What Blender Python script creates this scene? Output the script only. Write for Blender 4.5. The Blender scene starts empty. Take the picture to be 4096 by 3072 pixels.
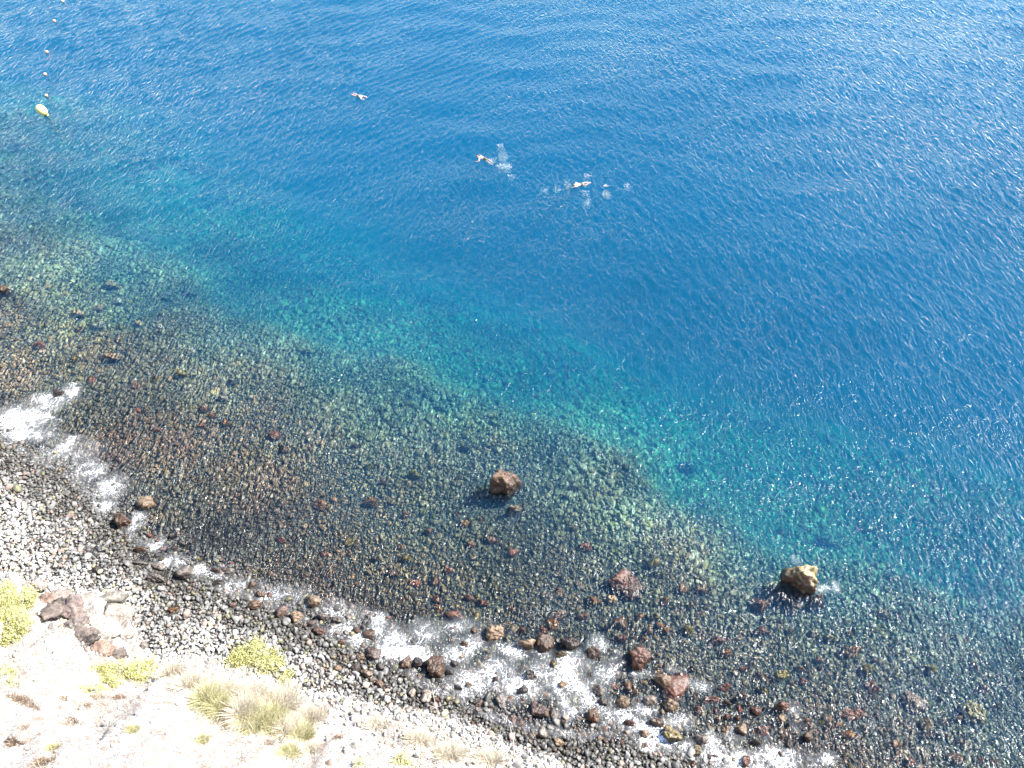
import bpy, bmesh, math, random
import numpy as np
from mathutils import Vector, Matrix, Euler, noise as mnoise

rnd = random.Random(7)
rng = np.random.default_rng(11)
SC = bpy.context.scene
COL = SC.collection

# ------------------------------------------------------------------ camera
CAM_H, PITCH, FPX = 45.0, math.radians(48), 3150.0       # focal length in pixels of a 4096 wide picture
cam = bpy.data.cameras.new('camera')
cam.sensor_width = 36.0
cam.lens = 36.0 * FPX / 4096.0
cam.clip_end = 2000.0
cam_o = bpy.data.objects.new('camera', cam)
COL.objects.link(cam_o)
cam_o.location = (0, 0, CAM_H)
cam_o.rotation_euler = (math.pi / 2 - PITCH, 0, 0)
SC.camera = cam_o

# ------------------------------------------------------------------ sky, sun, exposure
SUN_EL, SUN_AZ = math.radians(47), math.radians(74)      # azimuth from +Y towards +X
W = bpy.data.worlds.new('World')
SC.world = W
W.use_nodes = True
nt = W.node_tree
sky = nt.nodes.new('ShaderNodeTexSky')
sky.sky_type = 'NISHITA'
sky.sun_disc = False
sky.sun_elevation = SUN_EL
sky.sun_rotation = SUN_AZ
sky.dust_density = 0.3
sky.ozone_density = 3.5
nt.links.new(sky.outputs[0], nt.nodes['Background'].inputs[0])
nt.nodes['Background'].inputs[1].default_value = 0.09
sl = bpy.data.lights.new('sun', 'SUN')
sl.energy = 4.8
sl.angle = math.radians(0.55)
sl.color = (1.0, 0.955, 0.89)
sun_o = bpy.data.objects.new('sun', sl)
COL.objects.link(sun_o)
sdir = Vector((math.sin(SUN_AZ) * math.cos(SUN_EL), math.cos(SUN_AZ) * math.cos(SUN_EL), math.sin(SUN_EL)))
sun_o.rotation_euler = sdir.to_track_quat('Z', 'Y').to_euler()
sun_o.location = sdir * 200
SC.view_settings.view_transform = 'Standard'
SC.view_settings.look = 'None'
SC.view_settings.gamma = 1.0
SC.view_settings.use_curve_mapping = False
SC.view_settings.exposure = 2.1
SC.render.engine = 'CYCLES'
SC.cycles.max_bounces = 6
SC.cycles.diffuse_bounces = 2
SC.cycles.glossy_bounces = 2
SC.cycles.transmission_bounces = 4
SC.cycles.volume_bounces = 1
SC.cycles.transparent_max_bounces = 16
SC.cycles.caustics_reflective = False
SC.cycles.caustics_refractive = False
SC.cycles.use_denoising = True
SC.cycles.sample_clamp_indirect = 4.0
SC.cycles.sample_clamp_direct = 6.0

# ------------------------------------------------------------------ helpers
def link(o, parent=None):
    COL.objects.link(o)
    if parent is not None:
        o.parent = parent
    return o

def tag(o, label=None, cat=None, group=None, kind=None):
    if label: o['label'] = label
    if cat: o['category'] = cat
    if group: o['group'] = group
    if kind: o['kind'] = kind
    return o

def mesh_np(name, verts, faces, mat=None, smooth=True):
    """mesh from a vertex array and a list of (n,k) face arrays"""
    me = bpy.data.meshes.new(name)
    verts = np.asarray(verts, dtype=np.float32)
    if not isinstance(faces, (list, tuple)):
        faces = [faces]
    faces = [np.asarray(f, dtype=np.int32) for f in faces if len(f)]
    me.vertices.add(len(verts))
    me.vertices.foreach_set('co', verts.ravel())
    loops = np.concatenate([f.ravel() for f in faces])
    tot = np.concatenate([np.full(len(f), f.shape[1], dtype=np.int32) for f in faces])
    start = np.concatenate([[0], np.cumsum(tot)[:-1]]).astype(np.int32)
    me.loops.add(len(loops))
    me.loops.foreach_set('vertex_index', loops)
    me.polygons.add(len(tot))
    me.polygons.foreach_set('loop_start', start)
    me.polygons.foreach_set('loop_total', tot)
    me.update(calc_edges=True)
    me.polygons.foreach_set('use_smooth', np.full(len(tot), smooth, dtype=bool))
    if mat: me.materials.append(mat)
    return me

def obj(name, me, parent=None, loc=(0, 0, 0), rot=(0, 0, 0)):
    o = bpy.data.objects.new(name, me)
    o.location = loc
    o.rotation_euler = rot
    return link(o, parent)

def empty(name, loc):
    o = bpy.data.objects.new(name, None)
    o.location = loc
    o.empty_display_size = .2
    return link(o)

def fattr(me, name, arr):
    a = me.attributes.new(name, 'FLOAT', 'POINT')
    a.data.foreach_set('value', np.asarray(arr, dtype=np.float32))

# smooth value noise on arrays (several octaves)
def vnoise(x, y, seed=0):
    xi = np.floor(x).astype(np.int64); yi = np.floor(y).astype(np.int64)
    fx = x - xi; fy = y - yi
    fx = fx * fx * (3 - 2 * fx); fy = fy * fy * (3 - 2 * fy)
    def h(a, b):
        n = (a * 374761393 + b * 668265263 + seed * 982451653) & 0xffffffff
        n = ((n ^ (n >> 13)) * 1274126177) & 0xffffffff
        n = n ^ (n >> 16)
        return (n & 0xffff) / 65535.0
    a = h(xi, yi); b = h(xi + 1, yi); c = h(xi, yi + 1); d = h(xi + 1, yi + 1)
    return (a * (1 - fx) + b * fx) * (1 - fy) + (c * (1 - fx) + d * fx) * fy

def fnoise(x, y, scale, octaves=3, seed=0):
    s = 0; amp = 1; tot = 0
    for i in range(octaves):
        s = s + amp * (vnoise(x * scale + 17.3 * i, y * scale - 9.1 * i, seed + i) - .5)
        tot += amp; amp *= .5; scale *= 2.03
    return s / tot * 2

fwd = np.array([0, math.cos(PITCH), -math.sin(PITCH)])
upv = np.array([0, math.sin(PITCH), math.cos(PITCH)])

def at(px, py, z=0.0):
    """the place at height z that the photograph shows at this pixel; and metres per pixel there"""
    a = (px - 2048) / FPX; b = (1536 - py) / FPX
    d = np.array([a, 0, 0]) + fwd + b * upv
    t = (z - CAM_H) / d[2]
    return d[0] * t, d[1] * t, t / FPX

def lerp_poly(x, pts):
    xs = [p[0] for p in pts]; ys = [p[1] for p in pts]
    return np.interp(x, xs, ys)

# ------------------------------------------------------------------ the lie of the land
SHORE_PX = [(0, 1760), (250, 1900), (400, 2010), (500, 2130), (700, 2280), (900, 2365), (1150, 2450),
            (1300, 2525), (1480, 2610), (1700, 2745), (1900, 2850), (2100, 2915), (2350, 2950), (2550, 2950), (2750, 3030), (2950, 3120)]
SHORE = [(-140, 88), (-70, 52), (-47, 41)] + [at(*p)[:2] for p in SHORE_PX] + [(17.3, 10.2), (32, 3), (60, -10), (140, -48)]
FOOT_PX = [(0, 2290), (150, 2325), (430, 2390), (520, 2540), (620, 2620), (900, 2650), (1150, 2755), (1350, 2800), (1650, 2850), (1900, 2950), (2100, 3030), (2200, 3065)]
FOOT = [(-140, 72), (-62, 37)] + [at(p[0], p[1], 1.0)[:2] for p in FOOT_PX] + [(8, 9.5), (20, 3), (60, -17), (140, -56)]

EDGE_PX = [(0, 310), (200, 480), (400, 650), (700, 860), (1000, 1090), (1350, 1250), (1800, 1420), (2200, 1560), (2700, 1760), (3200, 1950), (3700, 2110), (4096, 2230)]
EDGE = [(-180, 140), (-80, 96)] + [at(*p)[:2] for p in EDGE_PX] + [(60, 12), (160, -32)]   # where the shelf drops off

def seg_dist(x, y, pts):
    d = np.full(np.shape(x), 1e9)
    for (ax, ay), (bx, by) in zip(pts[:-1], pts[1:]):
        vx, vy = bx - ax, by - ay
        t = np.clip(((x - ax) * vx + (y - ay) * vy) / (vx * vx + vy * vy), 0, 1)
        d = np.minimum(d, np.hypot(x - ax - t * vx, y - ay - t * vy))
    return d

def sdist(x, y, pts):
    """positive seawards"""
    x = np.asarray(x, float); y = np.asarray(y, float)
    d = seg_dist(x, y, pts)
    return np.where(y > lerp_poly(x, pts), d, -d)

def bed_z(x, y):
    x = np.asarray(x, float); y = np.asarray(y, float)
    d = sdist(x, y, SHORE)
    e = sdist(x, y, EDGE)
    e = e + fnoise(x, y, .07, 3, 13) * 4
    t = np.clip(d / np.maximum(d - e, .1), 0, 1)
    t = np.where(e > 0, 1, t)
    sea = -np.maximum(np.interp(t, [0, .07, .3, .6, .85, 1], [.02, .2, .65, 1.5, 2.75, 4.3]), 0) - np.interp(e, [-3, 0, 5, 11, 18, 30, 50, 120], [0, .35, 1.7, 4.2, 8.5, 17, 28, 36])
    land = np.interp(-d, [0, 1.5, 4, 9, 20, 60], [-.02, .16, .5, 1.15, 2.2, 5])
    z = np.where(d > 0, sea, land)
    n = fnoise(x, y, .11, 3, 3)
    z = z + n * np.clip(np.abs(d) * .06, .03, 1.3)
    return z

def hill_z(x, y):
    x = np.asarray(x, float); y = np.asarray(y, float)
    d = -sdist(x, y, FOOT)                                # positive inland
    d = d + fnoise(x, y, .55, 3, 61) * .55
    base = 0.9 + np.interp(d, [-6, 0, 1.2, 4, 9, 16, 40], [-4.5, -.2, .95, 3.4, 7.6, 14.5, 44])
    n = fnoise(x, y, .22, 4, 21) * 1.5 + fnoise(x, y, .8, 4, 31) * .75
    w = np.clip(d / 3.0, 0, 1)
    mound = 0
    for (mx, my, mr, mh) in HILL_LUMPS:
        mound = mound + mh * np.exp(-((x - mx) ** 2 + (y - my) ** 2) / mr ** 2)
    return base + w * n + mound * np.clip(d / 1.0, 0, 1)

HILL_LUMPS = []
def on_hill(px, py):
    """where the pixel's ray meets the hillside"""
    z = 3.0
    for _ in range(40):
        x, y, s = at(px, py, z)
        z2 = float(hill_z(x, y))
        if abs(z2 - z) < .01: break
        z += .5 * (z2 - z)
    return x, y, z, s

for px, py, r, h in ((760, 2850, 1.8, .9), (330, 2560, 1.5, .7), (1180, 2960, 1.6, -.5), (560, 3000, 2.2, .6), (80, 2760, 1.6, .7)):
    x, y, z, s = on_hill(px, py)
    HILL_LUMPS.append((x, y, r, h))

# ------------------------------------------------------------------ node helpers
def new_mat(name):
    m = bpy.data.materials.new(name)
    m.use_nodes = True
    t = m.node_tree
    for n in list(t.nodes): t.nodes.remove(n)
    out = t.nodes.new('ShaderNodeOutputMaterial')
    return m, t, out

class N:
    def __init__(s, t): s.t = t
    def __call__(s, typ, ins=None, **kw):
        n = s.t.nodes.new(typ)
        for k, v in kw.items(): setattr(n, k, v)
        for k, v in (ins or {}).items():
            if isinstance(v, bpy.types.NodeSocket): s.t.links.new(v, n.inputs[k])
            else: n.inputs[k].default_value = v
        return n
    def math(s, op, a, b=None, c=None, clamp=False):
        n = s.t.nodes.new('ShaderNodeMath'); n.operation = op; n.use_clamp = clamp
        for i, v in enumerate((a, b, c)):
            if v is None: continue
            if isinstance(v, bpy.types.NodeSocket): s.t.links.new(v, n.inputs[i])
            else: n.inputs[i].default_value = v
        return n.outputs[0]
    def mix(s, f, a, b, mode='MIX'):
        n = s.t.nodes.new('ShaderNodeMix'); n.data_type = 'RGBA'; n.blend_type = mode
        for i, v in ((0, f), (6, a), (7, b)):
            if isinstance(v, bpy.types.NodeSocket): s.t.links.new(v, n.inputs[i])
            elif i == 0: n.inputs[0].default_value = v
            else: n.inputs[i].default_value = (*v, 1) if len(v) == 3 else v
        return n.outputs[2]
    def noise(s, vec, scale, detail=3, rough=.55, dist=0.0):
        n = s('ShaderNodeTexNoise', {'Scale': scale, 'Detail': detail, 'Roughness': rough, 'Distortion': dist})
        if vec is not None: s.t.links.new(vec, n.inputs['Vector'])
        return n.outputs['Fac']
    def ramp(s, f, stops):
        n = s.t.nodes.new('ShaderNodeValToRGB')
        if isinstance(f, bpy.types.NodeSocket): s.t.links.new(f, n.inputs[0])
        e = n.color_ramp.elements
        while len(e) < len(stops): e.new(.5)
        for el, (p, c) in zip(e, stops):
            el.position = p; el.color = (*c, 1) if len(c) == 3 else c
        return n.outputs[0]
    def rng(s, v, a, b, c=0., d=1.):
        n = s('ShaderNodeMapRange', {'From Min': a, 'From Max': b, 'To Min': c, 'To Max': d})
        s.t.links.new(v, n.inputs[0])
        return n.outputs[0]

def bsdf(n, out, color, rough, bump=None, bdist=.02, bstr=.6, spec=.4, sub=None):
    p = n('ShaderNodeBsdfPrincipled')
    for k, v in (('Base Color', color), ('Roughness', rough), ('Specular IOR Level', spec)):
        if isinstance(v, bpy.types.NodeSocket): n.t.links.new(v, p.inputs[k])
        else: p.inputs[k].default_value = (*v, 1) if isinstance(v, tuple) else v
    if bump is not None:
        b = n('ShaderNodeBump', {'Strength': bstr, 'Distance': bdist, 'Height': bump})
        n.t.links.new(b.outputs[0], p.inputs['Normal'])
    n.t.links.new(p.outputs[0], out.inputs[0])
    return p

# ------------------------------------------------------------------ materials
def stone_material(name, source):
    """dark basalt cobbles; dry ones weather pale, ones in the splash and under water stay dark"""
    m, t, out = new_mat(name)
    n = N(t)
    geo = n('ShaderNodeNewGeometry').outputs['Position']
    sep = n('ShaderNodeSeparateXYZ', {0: geo})
    if source == 'attr':
        tint = n('ShaderNodeAttribute', attribute_type='INSTANCER', attribute_name='tint').outputs['Color']
    else:
        tint = n('ShaderNodeObjectInfo').outputs['Color']
    a = n.noise(geo, 4.5, 4, .6)
    b = n.noise(geo, 21, 3, .65)
    col = n.mix(n.rng(a, .3, .7), (.62, .62, .62), (1.3, 1.27, 1.22))
    col = n.mix(1, col, n.mix(n.rng(b, .3, .7), (.72, .72, .74), (1.22, 1.22, 1.2)), 'MULTIPLY')
    col = n.mix(1, tint, col, 'MULTIPLY')
    wn = n.noise(geo, .35, 3, .6)
    zz = n.math('ADD', sep.outputs['Z'], n.rng(wn, .3, .7, -.22, .22))
    dry = n.rng(zz, .22, .68)
    wetcol = n.mix(1, col, (.25, .245, .235), 'MULTIPLY')
    # algae film on what stays under water
    alg = n.noise(geo, .11, 3, .6)
    alg2 = n.noise(geo, 1.1, 3, .6)
    film = n.mix(n.rng(alg, .42, .6), (.95, .92, .66), (1.28, .93, .80))
    film = n.mix(n.rng(alg2, .45, .65), film, (1.15, 1.1, 1.0))
    sub = n.mix(1, n.mix(1, col, (.50, .45, .35), 'MULTIPLY'), film, 'MULTIPLY')
    under = n.rng(sep.outputs['Z'], -.02, -.25)
    wetcol = n.mix(under, wetcol, sub)
    fin = n.mix(dry, wetcol, col)
    rough = n.rng(dry, 0, 1, .42, .85)
    h = n.math('ADD', n.math('MULTIPLY', a, .7), n.math('MULTIPLY', b, .3))
    bsdf(n, out, fin, rough, h, .05, .7, .35)
    return m

def boulder_material():
    m, t, out = new_mat('boulder_rock')
    n = N(t)
    tc = n('ShaderNodeTexCoord').outputs['Object']
    geo = n('ShaderNodeNewGeometry').outputs['Position']
    sep = n('ShaderNodeSeparateXYZ', {0: geo})
    oi = n('ShaderNodeObjectInfo')
    tint = oi.outputs['Color']
    off = n('ShaderNodeVectorMath', {0: tc, 1: oi.outputs['Location']}, operation='ADD').outputs[0]
    a = n.noise(off, 1.6, 5, .62, .4)
    b = n.noise(off, 6.5, 4, .65)
    c = n.noise(off, 24, 3, .6)
    col = n.mix(n.rng(a, .32, .68), (.5, .47, .46), (1.4, 1.34, 1.26))
    col = n.mix(1, col, n.mix(n.rng(b, .34, .66), (.62, .6, .6), (1.32, 1.3, 1.26)), 'MULTIPLY')
    col = n.mix(1, col, n.mix(n.rng(c, .35, .65), (.75, .75, .75), (1.2, 1.2, 1.2)), 'MULTIPLY')
    blot = n.noise(off, 2.7, 4, .65, .8)
    body = n.mix(n.rng(blot, .45, .58), tint, n.mix(.55, tint, (.12, .10, .085)))
    body = n.mix(n.rng(n.noise(off, 11, 3, .6), .62, .72), body, n.mix(.5, tint, (.34, .30, .26)))
    # weed and lichen on the crown of the one boulder that has it
    nz = n('ShaderNodeSeparateXYZ', {0: n('ShaderNodeNewGeometry').outputs['Normal']}).outputs['Z']
    weed = n.math('MULTIPLY', n.rng(n.math('ADD', nz, n.math('MULTIPLY', b, .6)), .8, 1.1), n.rng(oi.outputs['Alpha'], .6, .4))
    body = n.mix(weed, body, n.mix(n.rng(blot, .45, .6), (.30, .27, .11), (.36, .31, .24)))
    col = n.mix(1, body, col, 'MULTIPLY')
    zz = n.math('ADD', sep.outputs['Z'], n.rng(b, .3, .7, -.15, .15))
    dry = n.rng(zz, .5, 1.4)
    wet = n.mix(1, col, (.42, .39, .38), 'MULTIPLY')
    fin = n.mix(dry, wet, col)
    rough = n.rng(dry, 0, 1, .38, .85)
    h = n.math('ADD', n.math('MULTIPLY', a, .5), n.math('ADD', n.math('MULTIPLY', b, .35), n.math('MULTIPLY', c, .15)))
    bsdf(n, out, fin, rough, h, .16, .8, .4)
    return m

def bed_material():
    m, t, out = new_mat('gravel_bed')
    n = N(t)
    geo = n('ShaderNodeNewGeometry').outputs['Position']
    sep = n('ShaderNodeSeparateXYZ', {0: geo})
    v = n('ShaderNodeTexVoronoi', {'Vector': geo, 'Scale': 4.2, 'Randomness': 1.0})
    edge = n('ShaderNodeTexVoronoi', {'Vector': geo, 'Scale': 4.2}, feature='DISTANCE_TO_EDGE')
    cellc = n('ShaderNodeSeparateColor', {0: v.outputs['Color']})
    base = n.ramp(cellc.outputs[0], [(0, (.02, .02, .019)), (.5, (.045, .044, .04)), (1, (.10, .098, .088))])
    big = n.noise(geo, .12, 3, .6)
    base = n.mix(1, base, n.mix(n.rng(big, .35, .65), (.8, .85, .8), (1.35, 1.25, 1.15)), 'MULTIPLY')
    gap = n.rng(edge.outputs['Distance'], 0, .1)
    base = n.mix(gap, (.008, .008, .008), base)  # shade between the pebbles, painted near black along the cell edges
    deep = n.rng(sep.outputs['Z'], -3.0, -7.0)
    sand = n.mix(n.rng(n.noise(geo, .3, 4, .6), .35, .65), (.09, .105, .075), (.22, .235, .18))
    base = n.mix(deep, base, sand)
    bsdf(n, out, base, .8, edge.outputs['Distance'], .25, .9, .2)
    return m

def hill_material():
    m, t, out = new_mat('dry_earth')
    n = N(t)
    geo = n('ShaderNodeNewGeometry').outputs['Position']
    a = n.noise(geo, .55, 5, .6)
    b = n.noise(geo, 3.2, 5, .65)
    c = n.noise(geo, 14, 4, .7)
    d = n.noise(geo, 34, 3, .7)
    col = n.mix(n.rng(a, .40, .60), (.45, .42, .39), (.60, .58, .56))
    col = n.mix(n.rng(b, .52, .62), col, (.40, .30, .245))
    col = n.mix(n.rng(c, .54, .64), col, n.mix(n.rng(b, .4, .6), (.20, .18, .17), (.24, .15, .11)))
    gate = n.rng(n.noise(geo, 1.3, 4, .6), .42, .58)
    col = n.mix(n.math('MULTIPLY', n.rng(d, .53, .60), gate), col, (.09, .08, .075))
    h = n.math('ADD', n.math('MULTIPLY', b, .45), n.math('ADD', n.math('MULTIPLY', c, .35), n.math('MULTIPLY', d, .2)))
    bsdf(n, out, col, .95, h, .45, 1.0, .05)
    return m

def water_material():
    m, t, out = new_mat('sea_water')
    n = N(t)
    geo = n('ShaderNodeNewGeometry').outputs['Position']
    def train(deg, sc, stretch, dist, detail=2):
        # ripples running along one heading: short across the crests, long along them
        mp = n('ShaderNodeMapping', {'Vector': geo, 'Rotation': (0, 0, math.radians(-deg)), 'Scale': (sc, sc / stretch, sc)})
        f = n.noise(mp.outputs[0], 1.0, detail, .5, dist)
        # sharp crests, broad troughs
        return n.math('POWER', n.math('SUBTRACT', 1.0, n.math('ABSOLUTE', n.math('MULTIPLY', n.math('SUBTRACT', f, .5), 3.2))), 1.4)
    r1 = train(138, 2.6, 3.4, .35)
    r2 = train(22, 2.2, 2.6, .4)
    r3 = train(80, 5.5, 1.8, .4, 3)
    patch = n.noise(geo, .045, 2, .5)
    sep = n('ShaderNodeSeparateXYZ', {0: geo})
    lr = n.rng(n.math('ADD', sep.outputs['X'], n.rng(patch, .3, .7, -25, 25)), -16, 16)
    h = n.math('ADD', n.math('MULTIPLY', r1, n.math('SUBTRACT', 1.15, lr)), n.math('MULTIPLY', r2, n.math('ADD', lr, .15)))
    h = n.math('ADD', h, n.math('MULTIPLY', r3, .16))
    gust = n.rng(n.noise(geo, .03, 2, .5), .35, .65, .65, 1.15)
    h = n.math('MULTIPLY', h, gust)
    bump = n('ShaderNodeBump', {'Strength': 1.0, 'Distance': .105, 'Height': h})
    fr = n('ShaderNodeFresnel', {'IOR': 1.335, 'Normal': bump.outputs[0]})
    gl = n('ShaderNodeBsdfGlossy', {'Roughness': .07, 'Color': (1, 1, 1, 1), 'Normal': bump.outputs[0]})
    tr = n('ShaderNodeBsdfTransparent', {'Color': (1, 1, 1, 1)})
    mx = n('ShaderNodeMixShader', {0: fr.outputs[0], 1: tr.outputs[0], 2: gl.outputs[0]})
    t.links.new(mx.outputs[0], out.inputs['Surface'])
    ab = n('ShaderNodeVolumeAbsorption', {'Color': (.05, .775, .785, 1), 'Density': .22})
    sc = n('ShaderNodeVolumeScatter', {'Color': (.0, .37, 1.0, 1), 'Density': .037})
    ad = n('ShaderNodeAddShader', {0: ab.outputs[0], 1: sc.outputs[0]})
    t.links.new(ad.outputs[0], out.inputs['Volume'])
    return m

def foam_material():
    m, t, out = new_mat('foam')
    n = N(t)
    geo = n('ShaderNodeNewGeometry').outputs['Position']
    den = n('ShaderNodeAttribute', attribute_name='froth').outputs['Fac']
    a = n.noise(geo, 1.25, 1.5, .5, 2.6)
    b = n.noise(geo, 2.5, 1.5, .5, 2.0)
    big = n.noise(geo, .8, 3, .6)
    ra = n.math('SUBTRACT', 1.0, n.math('MULTIPLY', n.math('ABSOLUTE', n.math('SUBTRACT', a, .5)), 10.5))
    rb = n.math('SUBTRACT', 1.0, n.math('MULTIPLY', n.math('ABSOLUTE', n.math('SUBTRACT', b, .5)), 9.5))
    rid = n.math('MULTIPLY', n.math('MAXIMUM', n.math('MAXIMUM', ra, n.math('MULTIPLY', rb, .9)), 0.0), 1.3)
    v = n.math('ADD', rid, n.math('MULTIPLY', n.math('SUBTRACT', den, 1.17), 1.35))
    v = n.math('ADD', v, n.math('MULTIPLY', n.math('SUBTRACT', big, .52), 1.4))
    mask = n.rng(v, .42, .72)
    film = n.math('MULTIPLY', n.rng(den, .4, 1.0), .12)
    mask = n.math('MAXIMUM', mask, film)
    mask = n.math('MULTIPLY', mask, n.rng(den, .05, .3))
    dif = n('ShaderNodeBsdfDiffuse', {'Color': (.82, .84, .86, 1)})
    bump = n('ShaderNodeBump', {'Strength': .8, 'Distance': .06, 'Height': b})
    t.links.new(bump.outputs[0], dif.inputs['Normal'])
    tr = n('ShaderNodeBsdfTransparent')
    mx = n('ShaderNodeMixShader', {0: mask, 1: tr.outputs[0], 2: dif.outputs[0]})
    t.links.new(mx.outputs[0], out.inputs['Surface'])
    return m

def plain(name, col, rough=.6, spec=.4, var=.15, scale=8, trans=None):
    m, t, out = new_mat(name)
    n = N(t)
    tc = n('ShaderNodeTexCoord').outputs['Object']
    f = n.noise(tc, scale, 3, .6)
    lo = tuple(c * (1 - var) for c in col); hi = tuple(min(1, c * (1 + var)) for c in col)
    bsdf(n, out, n.mix(n.rng(f, .3, .7), lo, hi), rough, f, .01, .3, spec)
    return m

def leaf_mat(name, lo, hi, scale=2.5, tl=.35):
    m, t, out = new_mat(name)
    n = N(t)
    geo = n('ShaderNodeNewGeometry')
    f = n.noise(geo.outputs['Position'], scale, 3, .6)
    r = geo.outputs['Random Per Island']
    col = n.mix(n.rng(n.math('ADD', n.math('MULTIPLY', f, .6), n.math('MULTIPLY', r, .4)), .25, .75), lo, hi)
    d = n('ShaderNodeBsdfDiffuse', {'Color': col})
    tr = n('ShaderNodeBsdfTranslucent', {'Color': col})
    mx = n('ShaderNodeMixShader', {0: tl, 1: d.outputs[0], 2: tr.outputs[0]})
    t.links.new(mx.outputs[0], out.inputs[0])
    return m

M_COB = stone_material('cobble_stone', 'attr')
M_STONE = stone_material('beach_stone', 'object')
M_BOULDER = boulder_material()
M_BED = bed_material()
M_HILL = hill_material()
M_WATER = water_material()
M_FOAM = foam_material()
M_SHRUB = leaf_mat('shrub_leaf', (.30, .30, .09), (.68, .65, .36))
M_STRAW = leaf_mat('straw_blade', (.42, .35, .25), (.74, .69, .58), 1.2)
M_GREENGRASS = leaf_mat('olive_blade', (.30, .29, .12), (.66, .61, .40), 1.5)
M_BROWNGRASS = leaf_mat('brown_blade', (.16, .11, .075), (.46, .35, .25), 3)
M_TWIG = plain('dead_wood', (.5, .46, .42), .8, .2)
M_YELLOW = plain('buoy_yellow', (.72, .66, .22), .4, .5, .08, 3)
M_ORANGE = plain('float_orange', (.75, .42, .2), .45, .5, .1)
M_COLLAR = plain('rope_dark', (.12, .12, .07), .7)
M_SKIN = plain('skin', (.62, .44, .34), .55, .4, .06)
M_HAIR = plain('hair', (.035, .02, .014), .5)
M_HAIR2 = plain('hair_light', (.16, .09, .04), .5)
M_SHORTS = plain('shorts', (.06, .09, .06), .7)
M_SHIRT = plain('pale_shirt', (.7, .7, .62), .7)
M_BUBBLE = plain('bubble_white', (.46, .54, .56), .3, .5, .03)

# ------------------------------------------------------------------ rock shapes
def ico(sub):
    bm = bmesh.new()
    bmesh.ops.create_icosphere(bm, subdivisions=sub, radius=1)
    v = np.array([x.co[:] for x in bm.verts]); f = np.array([[q.index for q in p.verts] for p in bm.faces])
    bm.free()
    return v, f
ICO = {s: ico(s) for s in (1, 2, 3, 4, 5)}

def rock_shape(sub, seed, facets=14, sharp=9.0, rough=.08, nscale=2.2):
    """a broken stone: a sphere cut by random planes, corners eased, surface roughened"""
    r = np.random.default_rng(seed)
    v, f = ICO[sub]
    nrm = r.normal(size=(facets, 3)); nrm /= np.linalg.norm(nrm, axis=1)[:, None]
    dist = r.uniform(.62, 1.0, facets)
    dots = np.clip(v @ nrm.T, .05, None)
    q = dist / dots
    rad = (np.sum(np.minimum(q, 6) ** -sharp, axis=1)) ** (-1 / sharp)
    rad = np.minimum(rad, 1.25)
    out = v * rad[:, None]
    if rough > 0:
        dn = np.array([mnoise.fractal(Vector(p * nscale + seed % 97), .9, 2.1, 4) for p in v])
        out = out * (1 + rough * dn)[:, None]
    out /= np.abs(out).max(axis=0)
    return out, f

# ------------------------------------------------------------------ seabed and beach ground
def grid_mesh(name, xs, ys, zf, mat, keep=None):
    X, Y = np.meshgrid(xs, ys)
    Z = zf(X, Y)
    nx, ny = len(xs), len(ys)
    idx = np.arange(nx * ny).reshape(ny, nx)
    F = np.stack([idx[:-1, :-1], idx[:-1, 1:], idx[1:, 1:], idx[1:, :-1]], -1).reshape(-1, 4)
    V = np.stack([X.ravel(), Y.ravel(), Z.ravel()], 1)
    if keep is not None:
        k = keep(V[F].mean(axis=1))
        F = F[k]
        used = np.unique(F); mp = np.full(len(V), -1); mp[used] = np.arange(len(used))
        V = V[used]; F = mp[F]
    return mesh_np(name, V, F, mat)

xs = np.concatenate([np.linspace(-600, -80, 27)[:-1], np.arange(-80, 80, .55), np.linspace(80, 600, 27)])
ys = np.concatenate([np.linspace(-200, -12, 10)[:-1], np.arange(-12, 62, .5), np.linspace(62, 900, 40)])
bed = obj('seabed_and_beach', grid_mesh('seabed_and_beach', xs, ys, bed_z, M_BED))
tag(bed, kind='structure')

xs = np.arange(-75, 62, .24); ys = np.arange(-34, 46, .24)
hill = obj('hillside', grid_mesh('hillside', xs, ys, hill_z, M_HILL, keep=lambda c: (-sdist(c[:, 0], c[:, 1], FOOT) > -2.0) & (c[:, 2] < 43.0)))
tag(hill, kind='structure')

# ------------------------------------------------------------------ the sea
wr = np.random.default_rng(5)
def train_waves(deg, spread, lmin, lmax, n, slope):
    out = []
    for _ in range(n):
        lam = lmin * (lmax / lmin) ** wr.random()
        th = math.radians(deg + wr.normal() * spread)
        k = 2 * math.pi / lam
        out.append((k * math.cos(th), k * math.sin(th), wr.random() * 2 * math.pi, slope / k * math.sqrt(2 / n)))
    return out
TR_A = train_waves(138, 13, .6, 1.5, 34, .10)
TR_B = train_waves(24, 17, .65, 2.0, 34, .105)
TR_C = train_waves(75, 28, 3.0, 9.0, 14, .035)

def sea_disp(X, Y):
    mixn = np.clip((X + 25 * fnoise(X, Y, .045, 2, 77) + 16) / 32, 0, 1)
    gust = .8 + .5 * fnoise(X, Y, .04, 2, 99)
    d = sdist(X, Y, SHORE)
    calm = np.clip(.7 + d / 60, .7, 1) * gust
    Z = np.zeros_like(X); DX = np.zeros_like(X); DY = np.zeros_like(X)
    for tr, w in ((TR_A, (1.1 - mixn) * calm), (TR_B, (mixn + .15) * calm), (TR_C, np.ones_like(X))):
        for kx, ky, ph, a in tr:
            p = kx * X + ky * Y + ph
            k = math.hypot(kx, ky)
            Z += w * a * np.cos(p)
            s = -.9 * a * np.sin(p) * w
            DX += s * kx / k; DY += s * ky / k
    return Z, DX, DY

def sea_z(x, y):
    Z, _, _ = sea_disp(np.array([x], float), np.array([y], float))
    return float(Z[0])

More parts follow.
